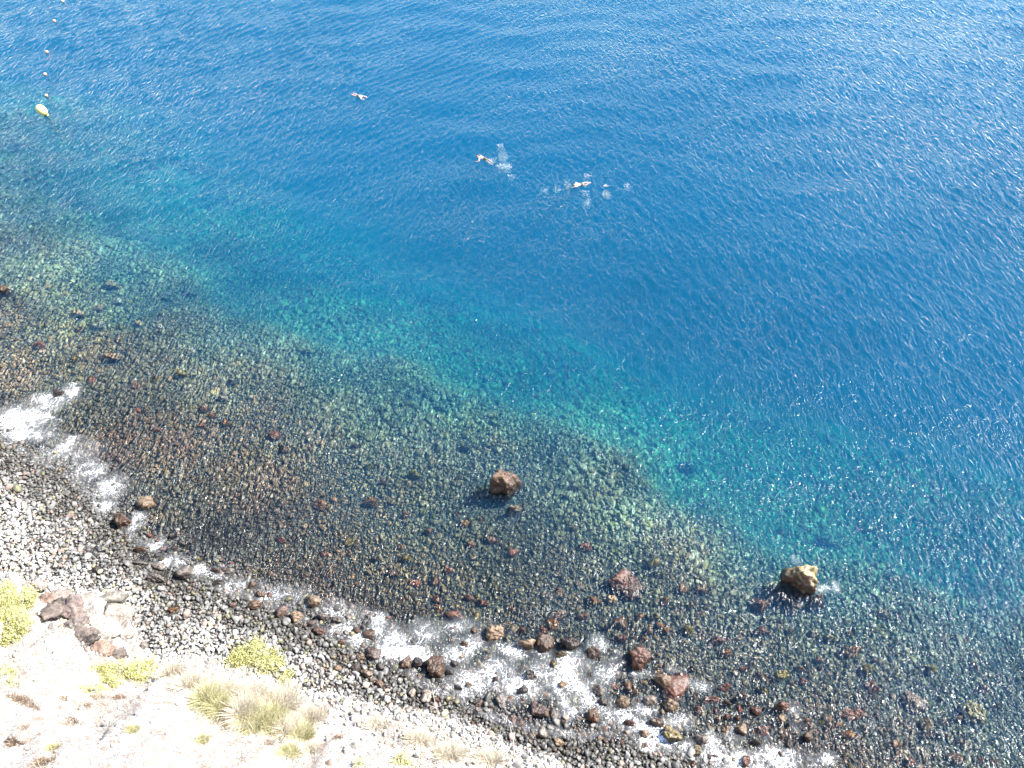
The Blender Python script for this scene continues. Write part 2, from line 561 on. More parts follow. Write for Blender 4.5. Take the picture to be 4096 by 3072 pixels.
def in_view(c, m=9.0):
    # the ground the photograph takes in, with a margin on every side
    y = c[:, 1]
    half = .65 * (y * math.cos(PITCH) + CAM_H * math.sin(PITCH)) + m
    return (np.abs(c[:, 0]) < half) & (y < 118) & (y > 8)

st = .155
xs = np.arange(-82, 82, st); ys = np.arange(8, 119, st)
X, Y = np.meshgrid(xs, ys)
C = np.stack([X.ravel(), Y.ravel()], 1)
ok = (in_view(C) & (sdist(C[:, 0], C[:, 1], SHORE) > -2.5)).reshape(X.shape)
nx, ny = len(xs), len(ys)
idx = np.arange(nx * ny).reshape(ny, nx)
fk = ok[:-1, :-1] & ok[:-1, 1:] & ok[1:, 1:] & ok[1:, :-1]
F = np.stack([idx[:-1, :-1], idx[:-1, 1:], idx[1:, 1:], idx[1:, :-1]], -1)[fk]
used = np.unique(F); mp = np.full(nx * ny, -1); mp[used] = np.arange(len(used))
Xu, Yu = X.ravel()[used], Y.ravel()[used]
Z, DX, DY = sea_disp(Xu, Yu)
Vf = np.stack([Xu + DX, Yu + DY, Z], 1); Ff = mp[F]
# the rest of the sea, out past the picture: coarser cells round the fine patch
cx = np.concatenate([np.linspace(-600, -90, 18), np.arange(-86, 87, 4.0), np.linspace(90, 600, 18)])
cy = np.concatenate([np.arange(-60, 124, 4.0), np.linspace(128, 900, 24)])
GX, GY = np.meshgrid(cx, cy)
ci = np.arange(GX.size).reshape(GX.shape)
Fc = np.stack([ci[:-1, :-1], ci[:-1, 1:], ci[1:, 1:], ci[1:, :-1]], -1).reshape(-1, 4)
Vc = np.stack([GX.ravel(), GY.ravel(), np.full(GX.size, -.015)], 1)
cc = Vc[Fc].mean(axis=1)
hide = in_view(cc[:, :2], 1.5) & (sdist(cc[:, 0], cc[:, 1], SHORE) > 0) & (cc[:, 1] < 114)
Fc = Fc[~hide & (sdist(cc[:, 0], cc[:, 1], SHORE) > -8)]
sea_me = mesh_np('sea', np.vstack([Vf, Vc]), [np.vstack([Ff, Fc + len(Vf)])], M_WATER)
sea = obj('sea', sea_me)
tag(sea, kind='structure')
#SECTION2
# ------------------------------------------------------------------ boulders, one by one
# kinds: E stands out of the water, A awash, S under water, B on the beach
TINTS = {
    'red': (.19, .088, .06), 'brown': (.17, .105, .065), 'dark': (.055, .048, .046), 'grey': (.20, .195, .185), 'olive': (.17, .15, .06),
    'tan': (.36, .28, .19), 'orange': (.22, .125, .06), 'pink': (.21, .155, .135), 'pale': (.40, .38, .34), 'green': (.11, .13, .085), 'yellow': (.15, .095, .06)}
BOULDERS = [
    # px, py, w, h, kind, tint, label
    (2012, 1935, 140, 100, 'E', 'brown', 'dark brown craggy boulder standing alone out of the clear water in mid picture'),
    (2052, 2020, 74, 36, 'A', 'tan', 'small tan and olive boulder awash just below the lone dark craggy boulder'),
    (3212, 2325, 165, 128, 'E', 'yellow', 'tall angular boulder with a yellow green top and dark shaded face in green water'),
    (3285, 2378, 60, 34, 'A', 'red', 'low reddish rock joined to the lower right foot of the yellow topped boulder'),
    (2498, 2318, 150, 112, 'A', 'red', 'broad round red brown boulder covered in weed, just awash in clear water'),
    (3032, 2425, 92, 84, 'S', 'red', 'sunken reddish boulder lower left of the yellow topped boulder'),
    (3165, 2428, 82, 74, 'S', 'brown', 'round brown sunken boulder right below the yellow topped boulder'),
    (3096, 2396, 62, 52, 'S', 'grey', 'grey brown sunken stone between two larger sunken boulders near the yellow topped boulder'),
    (2342, 2188, 70, 48, 'S', 'red', 'rusty red sunken boulder with a blue shadow above the broad round red boulder'),
    (1960, 2160, 66, 44, 'S', 'brown', 'brown sunken boulder on olive gravel below the lone dark craggy boulder'),
    (2612, 2256, 62, 46, 'S', 'olive', 'olive sunken stone at the upper right of the broad round red boulder'),
    (2370, 2402, 60, 58, 'S', 'brown', 'rounded brown sunken boulder lower left of the broad round red boulder'),
    (2440, 2402, 60, 44, 'S', 'tan', 'pale tan sunken rock right below the broad round red boulder'),
    (1565, 2285, 46, 36, 'A', 'pink', 'small pinkish red rock breaking the surface on its own'),
    (1785, 2280, 54, 36, 'S', 'red', 'dark red sunken rock right of the small pinkish rock'),
    (1655, 2330, 58, 40, 'S', 'red', 'wide red brown sunken rock below the small pinkish rock'),
    (1740, 2326, 52, 44, 'S', 'brown', 'brown sunken rock next to the wide red brown one'),
    (1500, 2238, 44, 32, 'S', 'dark', 'dark sunken rock upper left of the small pinkish rock'),
    (1742, 2398, 44, 40, 'S', 'red', 'red sunken stone behind the foam where the beach bends'),
    (1752, 2432, 42, 40, 'S', 'orange', 'orange brown sunken stone touching the foam above the brown wet boulder'),
    (1880, 2392, 56, 30, 'S', 'red', 'flat reddish sunken stone seaward of the surf'),
    (1928, 2412, 52, 30, 'S', 'red', 'low red stone just right of another flat reddish stone seaward of the surf'),
    (1818, 2452, 76, 54, 'A', 'red', 'reddish boulder ringed by thin foam at the seaward edge of the surf'),
    (1905, 2470, 44, 44, 'S', 'olive', 'olive sunken stone right of the foam ringed reddish boulder'),
    (1984, 2533, 78, 84, 'E', 'tan', 'pyramid boulder with a tan sunlit side and a black shaded side at the surf edge'),
    (1476, 2540, 54, 52, 'E', 'brown', 'blocky brown boulder with foam along its right side at the edge of the beach'),
    (1546, 2470, 46, 26, 'A', 'brown', 'low brown rock behind a tongue of foam'),
    (1492, 2618, 62, 56, 'E', 'pink', 'greyish red boulder on the wet stones left of the solid white foam'),
    (1622, 2652, 54, 58, 'E', 'brown', 'cone shaped brown boulder in front of the solid white foam'),
    (1742, 2668, 84, 92, 'E', 'brown', 'large brown boulder with a tan ridged top at the end of the solid white foam'),
    (1668, 2652, 44, 48, 'E', 'dark', 'wet black rock with foam pouring over it, between the cone and the large brown boulder'),
    (1663, 2580, 42, 42, 'A', 'brown', 'brown rock in the middle of the churned foam above the cone shaped boulder'),
    (1912, 2560, 52, 46, 'A', 'pink', 'pinkish rock in the foam left of the pyramid boulder'),
    (1814, 2655, 36, 46, 'E', 'dark', 'upright black rock in foam right of the large brown boulder'),
    (1802, 2690, 46, 26, 'E', 'dark', 'flat black rock in foam right of the large brown boulder foot'),
    (2236, 2446, 92, 54, 'A', 'pink', 'long pinkish red boulder with foam at its upper left'),
    (2328, 2468, 56, 34, 'S', 'red', 'dark red stone right of the long pinkish boulder'),
    (2216, 2496, 62, 58, 'S', 'orange', 'orange sunken rock below the long pinkish boulder'),
    (2170, 2520, 44, 42, 'S', 'red', 'small red sunken rock left of the orange one'),
    (2182, 2570, 80, 86, 'E', 'brown', 'ragged brown boulder with tan edges amid foam, second right of the pyramid boulder'),
    (2286, 2574, 90, 60, 'E', 'dark', 'dark brown hump of rock with a pale tip, amid foam'),
    (2106, 2574, 74, 48, 'E', 'tan', 'rock with a white topped right end, next right of the pyramid boulder'),
    (2240, 2616, 58, 34, 'E', 'olive', 'olive brown flat rock in foam below the dark hump'),
    (2212, 2656, 40, 50, 'E', 'olive', 'pointed olive rock in foam below the flat olive one'),
    (2165, 2664, 36, 34, 'A', 'tan', 'small round tan stone in foam'),
    (2094, 2662, 44, 28, 'A', 'brown', 'small brown stone in foam left of the round tan one'),
    (2122, 2700, 48, 44, 'E', 'dark', 'dark wet rock with foam running round it below the round tan stone'),
    (2045, 2680, 58, 54, 'A', 'grey', 'smooth grey green boulder washed over by thin foam'),
    (2485, 2490, 70, 74, 'S', 'brown', 'brown sunken boulder with a dark blue shadow below the broad round red boulder'),
    (2556, 2470, 46, 42, 'S', 'brown', 'brown sunken stone on the right of the shadowed sunken boulder'),
    (2650, 2512, 60, 70, 'S', 'orange', 'orange brown weed covered sunken rock above the ring of foam'),
    (2600, 2528, 40, 34, 'S', 'brown', 'small brown sunken rock left of the weed covered orange one'),
    (2480, 2560, 56, 36, 'S', 'red', 'reddish sunken rock in shallow water right of the dark hump'),
    (2566, 2635, 100, 100, 'E', 'red', 'big boulder with a smooth pink slab top and a red underside, ringed by foam'),
    (2692, 2752, 140, 140, 'A', 'red', 'largest red boulder in the surf with a tan left shoulder'),
    (2652, 2722, 60, 60, 'E', 'tan', 'tan slab leaning on the left of the largest red boulder'),
    (2376, 2615, 60, 58, 'E', 'pink', 'sharp black faced rock with a pinkish right side, right of the dark hump'),
    (2442, 2656, 48, 34, 'A', 'red', 'red stone right below the sharp black faced rock'),
    (2478, 2690, 62, 46, 'A', 'pink', 'pinkish rock in foam left of the slab topped boulder'),
    (2508, 2744, 50, 60, 'A', 'orange', 'orange sunken rock at the foot of the leaning tan rocks'),
    (2490, 2808, 62, 50, 'E', 'tan', 'wedge shaped tan rock with a black underside in thin foam'),
    (2598, 2802, 60, 48, 'E', 'pale', 'whitish pink rock with a dark hollow in front'),
    (2685, 2826, 62, 58, 'E', 'tan', 'tan and dark split rock below the largest red boulder'),
    (2394, 2762, 52, 50, 'E', 'grey', 'grey tan rock in the foam inshore of the wedge shaped rock'),
    (2155, 2840, 88, 88, 'B', 'pink', 'large rough pinkish boulder at the top of the wet stones'),
    (2004, 2802, 56, 76, 'B', 'grey', 'upright grey slab with a pink foot on the wet stones'),
    (2042, 2794, 40, 54, 'B', 'brown', 'brown rock leaning on the upright grey slab'),
    (2182, 2783, 72, 40, 'B', 'brown', 'rough brown rock behind the large pinkish boulder'),
    (2090, 2760, 48, 40, 'E', 'dark', 'layered black rock between the surf and the stones'),
    (2376, 2866, 62, 62, 'E', 'orange', 'orange brown boulder at the right end of the row of stones'),
    (2280, 2858, 38, 52, 'B', 'grey', 'smooth grey egg shaped boulder in the row of stones'),
    (2218, 2856, 42, 54, 'B', 'grey', 'grey brown boulder right of the large pinkish boulder'),
    (2315, 2872, 34, 32, 'B', 'grey', 'small grey dome shaped stone left of the orange brown boulder'),
    (2168, 2930, 62, 64, 'B', 'pale', 'white and grey banded boulder on the dark stones'),
    (2052, 2872, 42, 60, 'B', 'pink', 'flat brownish boulder on the stones, left of a twin'),
    (2086, 2890, 34, 46, 'B', 'pink', 'flat brownish boulder, the smaller right hand twin'),
    (2236, 2968, 56, 40, 'B', 'tan', 'pale tan block lying on dark stones'),
    (2680, 2945, 92, 76, 'E', 'olive', 'big boulder with a cream and olive top and a dark overhanging face in white foam'),
    (2623, 2888, 66, 42, 'E', 'brown', 'dark rock with a tan right end just above the cream topped boulder'),
    (2807, 2957, 56, 50, 'E', 'pale', 'pale tan slanted boulder with a black underside right of the cream topped boulder'),
    (2789, 3004, 50, 42, 'E', 'olive', 'olive black rock under the pale slanted boulder'),
    (3133, 2826, 56, 42, 'E', 'red', 'red rock with a blue shadow and glittering foam on its right'),
    (3126, 2874, 56, 44, 'A', 'tan', 'tan rock just below the red rock with glittering foam'),
    (3024, 2841, 46, 44, 'E', 'red', 'red topped rock with a small black hollow'),
    (2794, 2838, 40, 40, 'A', 'red', 'small round red stone with a blue shadow'),
    (2955, 2836, 46, 46, 'S', 'red', 'red sunken stone left of the red topped rock'),
    (2844, 2794, 84, 40, 'S', 'red', 'long red brown sunken rock right of the largest red boulder'),
    (2905, 2918, 42, 44, 'S', 'orange', 'orange sunken stone inshore of the round red stone'),
    (2966, 2912, 46, 58, 'E', 'tan', 'thin tan slab edge standing up from the water'),
    (3052, 2920, 74, 50, 'S', 'red', 'red brown sunken rock right of the thin tan slab'),
    (3046, 2762, 66, 44, 'S', 'olive', 'yellow brown sunken rock with a shadow under its front edge'),
    (3122, 2703, 86, 50, 'S', 'olive', 'olive sunken rock with a blue shadow on its left, offshore of the yellow brown one'),
    (3206, 2729, 54, 30, 'S', 'red', 'flat red sunken rock right of the olive one'),
    (2898, 2747, 60, 42, 'S', 'red', 'dull red sunken rock right of the foam streak'),
    (3398, 2612, 86, 70, 'S', 'brown', 'round brown red boulder under clear water in the lower right'),
    (3470, 2688, 62, 58, 'S', 'olive', 'olive brown sunken rock right below the round brown red boulder'),
    (3482, 2743, 58, 66, 'S', 'red', 'red sunken rock at the end of a chain of three'),
    (3646, 2794, 128, 112, 'S', 'pink', 'wide flat pinkish brown sunken slab in the lower right'),
    (3716, 2676, 78, 50, 'S', 'olive', 'dark olive sunken boulder above the wide pinkish slab'),
    (3886, 2848, 104, 104, 'S', 'olive', 'triangular olive sunken slab near the right edge'),
    (3831, 2874, 50, 34, 'S', 'orange', 'small orange brown stone at the left corner of the triangular slab'),
    (3412, 2855, 112, 74, 'S', 'red', 'flat rust red sunken rock in the lower right'),
    (3492, 2792, 42, 42, 'S', 'pink', 'small pinkish sunken stone above the flat rust red rock'),
    (3701, 2896, 62, 56, 'S', 'tan', 'round tan sunken stone below the wide pinkish slab'),
    (3752, 2942, 76, 36, 'S', 'dark', 'dark sunken ledge below the round tan stone'),
    (3698, 2944, 44, 32, 'S', 'pink', 'small pinkish stone left of the dark sunken ledge'),
    (3770, 2890, 30, 36, 'S', 'orange', 'small orange stone beside the round tan one'),
    (3824, 3036, 82, 60, 'S', 'brown', 'red brown sunken rock among the sun glints at the lower right'),
    (3640, 3052, 60, 40, 'S', 'red', 'red sunken rock under the sun glints at the bottom edge'),
    (3304, 2170, 104, 42, 'S', 'pink', 'long pinkish sunken ledge above the yellow topped boulder'),
    (3462, 2115, 72, 48, 'S', 'olive', 'dark olive sunken boulder right of the long pinkish ledge'),
    (3133, 2130, 60, 40, 'S', 'green', 'dark green sunken boulder left of the long pinkish ledge'),
    (2742, 1880, 86, 50, 'S', 'dark', 'dark brown sunken boulder in green water, farthest from shore on the right'),
    (2732, 2362, 58, 46, 'S', 'brown', 'brown sunken reef rock right of the broad round red boulder'),
    (2800, 2358, 72, 42, 'S', 'brown', 'brown sunken reef rock in green water, right one of a pair'),
    (3040, 2528, 78, 50, 'S', 'red', 'red sunken rock with a broad shadow, well below the yellow topped boulder'),
    (2866, 2566, 68, 36, 'S', 'red', 'flat red sunken rock with a dark front edge'),
    (443, 1146, 88, 38, 'S', 'tan', 'pale tan sunken rock farthest up on the left'),
    (753, 1177, 66, 26, 'S', 'dark', 'flat dark sunken rock right of the pale tan ones'),
    (671, 1196, 70, 22, 'S', 'green', 'long flat green grey sunken rock left of the flat dark one'),
    (13, 1152, 44, 34, 'E', 'brown', 'brown rock at the left edge with a line of foam'),
    (316, 1258, 56, 36, 'S', 'tan', 'rounded tan sunken rock with a dark shadow beneath'),
    (392, 1307, 62, 28, 'S', 'pale', 'pale flat sunken rock in the upper left shallows'),
    (443, 1411, 96, 40, 'A', 'tan', 'broad tan topped rock with a black front edge on the left'),
    (399, 1234, 46, 36, 'S', 'tan', 'small tan sunken rock above the pale flat one'),
    (470, 1212, 54, 30, 'S', 'pale', 'whitish sunken rock right of the small tan one'),
    (558, 1296, 52, 32, 'S', 'tan', 'tan sunken stone right of the pale flat rock'),
    (640, 1312, 42, 30, 'S', 'pale', 'bright pale sunken stone alone on dark gravel'),
    (152, 1386, 58, 36, 'S', 'red', 'red brown sunken rock left of the broad tan topped rock'),
    (238, 1576, 52, 42, 'E', 'dark', 'black rock at the tip of the left foam patch'),
    (272, 1560, 40, 30, 'A', 'orange', 'orange brown rock touching the black rock by the left foam patch'),
    (766, 1411, 56, 40, 'S', 'pale', 'pale green sunken rock on the dark bed in the upper left shallows'),
    (1215, 1405, 60, 30, 'S', 'olive', 'olive sunken rock with a shadow in the green water'),
    (927, 1532, 48, 24, 'S', 'dark', 'small dark sunken rock in the middle left shallows'),
    (892, 1595, 44, 30, 'S', 'pale', 'pale round sunken stone in the middle left shallows'),
    (579, 2019, 68, 74, 'E', 'tan', 'angular tan and brown boulder with a blue shadow in the surf on the left'),
    (487, 2087, 82, 62, 'E', 'brown', 'tan topped brown boulder with foam around its right side where beach meets water'),
    (563, 2201, 60, 32, 'E', 'brown', 'wedge shaped dark and tan rock at the waterline'),
    (735, 2296, 78, 58, 'E', 'grey', 'grey boulder casting a large black shadow on the waterline'),
    (560, 2252, 74, 26, 'B', 'grey', 'long flat grey slab on the dark wet stones'),
    (634, 2263, 60, 42, 'B', 'grey', 'lumpy grey brown boulder right of the long flat slab'),
    (623, 2310, 88, 44, 'B', 'grey', 'broad grey ledge boulder left of the boulder with the black shadow'),
    (870, 2332, 46, 34, 'E', 'dark', 'black rock in thin foam along the waterline'),
    (1259, 2408, 76, 48, 'E', 'tan', 'tan boulder with a blue shadow standing in grey foam'),
    (1120, 2446, 72, 50, 'B', 'pink', 'greyish pink boulder on the wet stones'),
    (1183, 2466, 62, 54, 'B', 'tan', 'triangular tan rock on the wet stones right of the greyish pink boulder'),
    (1291, 2465, 46, 40, 'E', 'grey', 'grey rock half covered in foam below the tan boulder'),
    (1022, 2420, 62, 44, 'B', 'brown', 'brown blocky boulder on the wet stones left of the greyish pink boulder'),
    (1280, 2525, 56, 34, 'E', 'red', 'dark red rock where the foam ends on the stones'),
    (1685, 1565, 42, 32, 'S', 'pale', 'pale sunken stone in mid picture above a dark one'),
    (1750, 1639, 52, 30, 'S', 'dark', 'dark sunken stone in mid picture'),
    (1860, 1797, 54, 36, 'S', 'dark', 'dark and tan sunken stone just above the lone craggy boulder'),
    (1120, 2158, 58, 36, 'S', 'red', 'red brown sunken rock in the brown shallows left of centre'),
    (1296, 2213, 42, 36, 'S', 'red', 'small dark red sunken rock right of the red brown one'),
    (1466, 2693, 52, 42, 'B', 'tan', 'tan rough boulder on pale stones below the greyish red boulder'),
    (1517, 2736, 38, 52, 'B', 'brown', 'rusty brown rock on pale stones'),
    (1647, 2766, 38, 54, 'B', 'pale', 'upright white slab with a black shadow on its left'),
    (1701, 2784, 52, 62, 'B', 'pale', 'pale lichen spotted boulder right of the upright white slab'),
    (1748, 2802, 36, 28, 'B', 'red', 'brick red stone right of the lichen spotted boulder'),
    (1915, 2842, 44, 40, 'B', 'grey', 'round speckled grey stone'),
    (1915, 2812, 38, 32, 'B', 'pink', 'reddish rough stone behind the round speckled grey one'),
    (1350, 2672, 44, 34, 'B', 'tan', 'tan reddish stone among pale cobbles near the foot of the slope'),
    (688, 2438, 52, 28, 'B', 'orange', 'orange tan stone among white cobbles'),
    (385, 2278, 36, 44, 'B', 'dark', 'dark grey upright stone among white cobbles'),
    (570, 2580, 48, 44, 'B', 'grey', 'dark grey speckled boulder at the foot of the outcrop'),
    (2625, 2300, 50, 30, 'S', 'green', 'greenish sunken stone right of the broad round red boulder'),
]
HOLES = []      # where a boulder stands no cobbles are strewn
def place_boulder(i, px, py, w, h, kind, tint, label):
    # first the place: the ray meets the water (or the ground for those lying deeper or on the beach)
    z = 0.05 if kind in 'EA' else -.3
    for _ in range(8):
        x, y, s = at(px, py, z)
        g = float(bed_z(x, y))
        if kind == 'S': z = min(g + .25 * h * s, -.12)
        elif kind == 'B': z = g + .25 * h * s
        else: break
    x, y, s = at(px, py, z)
    g = float(bed_z(x, y))
    wm, hm = w * s, h * s
    dep = math.atan2(CAM_H, math.hypot(x, y))
    if kind == 'E': top = .58 * min(wm, hm * 1.4)
    elif kind == 'A': top = .10 if w < 120 else .24
    elif kind == 'S': top = min(g + .7 * min(wm, hm) + .22, -.05)
    else: top = g + .5 * min(wm, hm * 1.2)
    bot = g - .25
    lz = max((top - bot) / 2, .22)
    ly = max(hm / (math.sin(dep) + .45 * math.cos(dep)) / 2, .18)
    lx = wm / 2
    if kind in 'EA': lx *= 1.12; ly *= 1.12
    r = random.Random(1000 + i)
    sub = 5 if max(w, h) > 80 else 4
    sharp = 20 if kind in 'EB' else 10
    v, f = rock_shape(sub, 500 + i, facets=r.choice([9, 11, 13]), sharp=sharp, rough=.24, nscale=2.2)
    v = v.copy()
    # narrower towards the top so that it stands rather than floats
    zz = v[:, 2]
    if kind in 'EB': v[:, 2] = zz = np.sign(zz) * np.abs(zz) ** .68
    taper = 1.0 - .12 * np.clip(zz, -1, 1) * (1 if kind in 'EA' else .5)
    v[:, 0] *= lx * taper; v[:, 1] *= ly * taper; v[:, 2] *= lz
    a = r.uniform(-.35, .35)
    me = mesh_np('boulder', v, f, M_BOULDER, smooth=True)
    if kind in 'EB':
        me.polygons.foreach_set('use_smooth', np.ones(len(me.polygons), dtype=bool))
    o = obj('boulder', me, loc=(x, y, bot + lz), rot=(0, 0, a))
    c = TINTS[tint]
    if kind == 'E' and tint in ('red', 'brown', 'orange', 'pink', 'dark'): c = tuple(q * .72 for q in c)
    k = r.uniform(.88, 1.12) * (1.35 if kind == 'S' else 1)
    if kind in 'SA':
        mc = sum(c) / 3; c = tuple(max(.02, mc + (q - mc) * (1.4 if kind == 'S' else 1.0)) for q in c)
    o.color = (c[0] * k, c[1] * k, c[2] * k, 0 if tint == 'yellow' or label.startswith('big boulder with a cream') else 1)
    tag(o, label, 'boulder', {'E': 'boulders standing out of the water', 'A': 'boulders awash', 'S': 'boulders under clear water', 'B': 'boulders on the beach'}[kind])
    HOLES.append((x, y, max(lx, ly) * .95))
    return o
for i, b in enumerate(BOULDERS):
    place_boulder(i, *b)

# the smaller wet rocks between them, thick on the right
rj = random.Random(41)
SPOTS = [(1984, 2533, 'the pyramid boulder'), (1742, 2668, 'the large ridged brown boulder'), (1492, 2618, 'the greyish red boulder'), (2286, 2574, 'the dark hump'), (2692, 2752, 'the largest red boulder'),
         (2566, 2635, 'the slab topped boulder'), (2155, 2840, 'the large pinkish boulder'), (2680, 2945, 'the cream topped boulder'), (2376, 2866, 'the orange brown boulder'), (3133, 2826, 'the red rock with glittering foam'),
         (3024, 2841, 'the red topped rock'), (2966, 2912, 'the thin tan slab'), (2807, 2957, 'the pale slanted boulder'), (3412, 2855, 'the flat rust red rock'), (3122, 2703, 'the olive sunken rock'), (2122, 2700, 'the foam ringed dark rock'),
         (1259, 2408, 'the tan boulder in grey foam'), (735, 2296, 'the boulder with the black shadow'), (579, 2019, 'the angular tan boulder'), (2490, 2808, 'the wedge shaped rock'), (3212, 2325, 'the yellow topped boulder'), (3646, 2794, 'the wide pinkish slab')]
taken = [(b[0], b[1], max(b[2], b[3]) / 2) for b in BOULDERS]
count = 0; tries = 0
while count < 205 and tries < 9000:
    tries += 1
    if count >= 120:
        px = rj.uniform(2150, 4000); py = rj.uniform(2330, 3040) + (px - 2150) * .06
        if rj.random() < .25: px = rj.uniform(300, 2100); py = 1150 + (px - 300) * .55 + rj.uniform(0, 420)
    elif count < 86:
        t_ = rj.random(); px = 1750 + 1500 * t_; py = 2600 + 330 * t_ + rj.gauss(30, 105)
    else:
        t_ = rj.random(); px = 560 + 1150 * t_; py = 2150 + 560 * t_ + rj.gauss(0, 40)
    if py > 3065: continue
    w = rj.choice([20, 24, 28, 32, 38, 46]); h = w * rj.uniform(.7, 1.05)
    if any((px - a) ** 2 + (py - b) ** 2 < (c + w * .45) ** 2 for a, b, c in taken): continue
    x_, y_, _s = at(px, py)
    d_ = float(sdist(x_, y_, SHORE))
    if d_ < -1.6 or (d_ > 9 and count < 120) or (count >= 120 and d_ < 1.5): continue
    if count >= 120: w *= 1.35; h *= 1.2
    kind = 'S' if count >= 120 else 'B' if d_ < -.1 else ('E' if rj.random() < .62 - .05 * d_ else 'A' if rj.random() < .4 else 'S')
    tn = rj.choice(['dark', 'dark', 'brown', 'brown', 'red', 'grey', 'pink', 'tan'] if kind != 'S' else ['red', 'brown', 'orange', 'red', 'olive'])
    taken.append((px, py, w / 2)); count += 1
    size = 'small' if w < 27 else 'middling' if w < 40 else 'larger'
    where = {'E': 'rock in the surf', 'A': 'rock awash', 'S': 'sunken rock', 'B': 'rock ashore'}[kind]
    nx_, ny_, nm = min(SPOTS, key=lambda q: (q[0] - px) ** 2 + (q[1] - py) ** 2)
    side = 'below' if py > ny_ + 45 else 'above' if py < ny_ - 45 else 'right of' if px > nx_ else 'left of'
    place_boulder(300 + count, px, py, w, h, kind, tn, f'{size} {tn} {where}, {side} {nm}')

# ------------------------------------------------------------------ cobbles
def strewn(xmin, xmax, ymin, ymax, step, jit=.42, seed=1):
    r = np.random.default_rng(seed)
    gx = np.arange(xmin, xmax, step); gy = np.arange(ymin, ymax, step * .87)
    A, B = np.meshgrid(gx, gy)
    A = A + (np.arange(len(gy)) % 2)[:, None] * step / 2
    A = A + r.uniform(-jit, jit, A.shape) * step; B = B + r.uniform(-jit, jit, B.shape) * step
    return A.ravel(), B.ravel()

def clear_of_boulders(x, y):
    k = np.ones(len(x), bool)
    for hx, hy, hr in HOLES:
        k &= (x - hx) ** 2 + (y - hy) ** 2 > hr * hr
    return k

# shapes shared by all cobbles: kept in a collection of their own that is not in the scene
PROTO = bpy.data.collections.new('cobble_shapes')
proto_me = []
for i in range(14):
    v, f = rock_shape(3, 40 + i, facets=13, sharp=13, rough=.10, nscale=1.6)
    r = random.Random(i)
    v = v * np.array([1, r.uniform(.68, .95), r.uniform(.5, .78)])
    me = mesh_np('cobble', v, f, M_COB)
    proto_me.append(me)
    po = bpy.data.objects.new('cobble_shape_%02d' % i, me)
    PROTO.objects.link(po)

def cobble_tints(n, x, y, r):
    base = r.uniform(0, 1, n)
    g = np.where(base < .14, r.uniform(.11, .16, n), np.where(base < .74, r.uniform(.19, .29, n), np.where(base < .95, r.uniform(.30, .38, n), r.uniform(.44, .52, n))))
    t = np.stack([g, g * .985, g * .95], 1)
    k = r.uniform(0, 1, n)
    t[k < .10] *= np.array([1.15, .86, .74])
    t[(k > .10) & (k < .17)] *= np.array([1.08, 1.05, .68])
    return t

def strew_object(name, x, y, z, scl, rot, idx, tint, **kw):
    """thousands of cobbles as instances on points, one object"""
    me = bpy.data.meshes.new(name)
    me.vertices.add(len(x))
    me.vertices.foreach_set('co', np.stack([x, y, z], 1).astype(np.float32).ravel())
    for nm, arr in (('rot', rot), ('scl', scl)):
        a = me.attributes.new(nm, 'FLOAT_VECTOR', 'POINT'); a.data.foreach_set('vector', arr.astype(np.float32).ravel())
    a = me.attributes.new('tint', 'FLOAT_COLOR', 'POINT')
    a.data.foreach_set('color', np.concatenate([tint, np.ones((len(x), 1))], 1).astype(np.float32).ravel())
    a = me.attributes.new('shape', 'INT', 'POINT'); a.data.foreach_set('value', idx.astype(np.int32))
    o = obj(name, me)
    g = bpy.data.node_groups.new('strew_' + name, 'GeometryNodeTree')
    g.interface.new_socket('Geometry', in_out='INPUT', socket_type='NodeSocketGeometry')
    g.interface.new_socket('Geometry', in_out='OUTPUT', socket_type='NodeSocketGeometry')
    gi = g.nodes.new('NodeGroupInput'); go = g.nodes.new('NodeGroupOutput')
    ci = g.nodes.new('GeometryNodeCollectionInfo')
    ci.inputs['Collection'].default_value = PROTO
    ci.inputs['Separate Children'].default_value = True
    ci.inputs['Reset Children'].default_value = True
    ip = g.nodes.new('GeometryNodeInstanceOnPoints')
    ip.inputs['Pick Instance'].default_value = True
    def na(nm, ty):
        q = g.nodes.new('GeometryNodeInputNamedAttribute'); q.data_type = ty; q.inputs['Name'].default_value = nm
        return q.outputs[0]
    g.links.new(gi.outputs[0], ip.inputs['Points'])
    g.links.new(ci.outputs[0], ip.inputs['Instance'])
    g.links.new(na('shape', 'INT'), ip.inputs['Instance Index'])
    g.links.new(na('rot', 'FLOAT_VECTOR'), ip.inputs['Rotation'])
    g.links.new(na('scl', 'FLOAT_VECTOR'), ip.inputs['Scale'])
    g.links.new(ip.outputs[0], go.inputs[0])
    md = o.modifiers.new('strew', 'NODES'); md.node_group = g
    tag(o, kind='stuff')
    return o

# on the beach
r0 = np.random.default_rng(2)
x, y = strewn(-75, 30, 2, 60, .195, seed=3)
ds = sdist(x, y, SHORE); df = sdist(x, y, FOOT)
k = (ds < 2.2) & ((df > -.6) | (r0.random(len(x)) < np.exp(df * .9) * .6)) & in_view(np.stack([x, y], 1), 12) & clear_of_boulders(x, y)
x, y, ds = x[k], y[k], ds[k]
r = np.random.default_rng(8)
n = len(x)
sz = .119 * np.exp(r.normal(0, .27, n))
big = r.random(n) < .05
sz[big] *= 1.5
scl = sz[:, None] * np.stack([r.uniform(.9, 1.2, n), r.uniform(.85, 1.05, n), r.uniform(.85, 1.15, n)], 1)
rot = np.stack([r.normal(0, .35, n), r.normal(0, .35, n), r.uniform(0, 6.28, n)], 1)
hz = np.where(sdist(x, y, FOOT) < 1.5, hill_z(x, y), -9)
z = np.maximum(bed_z(x, y), hz) + .35 * sz + r.uniform(-.03, .05, n)
idx = r.integers(0, 14, n)
tint = cobble_tints(n, x, y, r) * 1.1
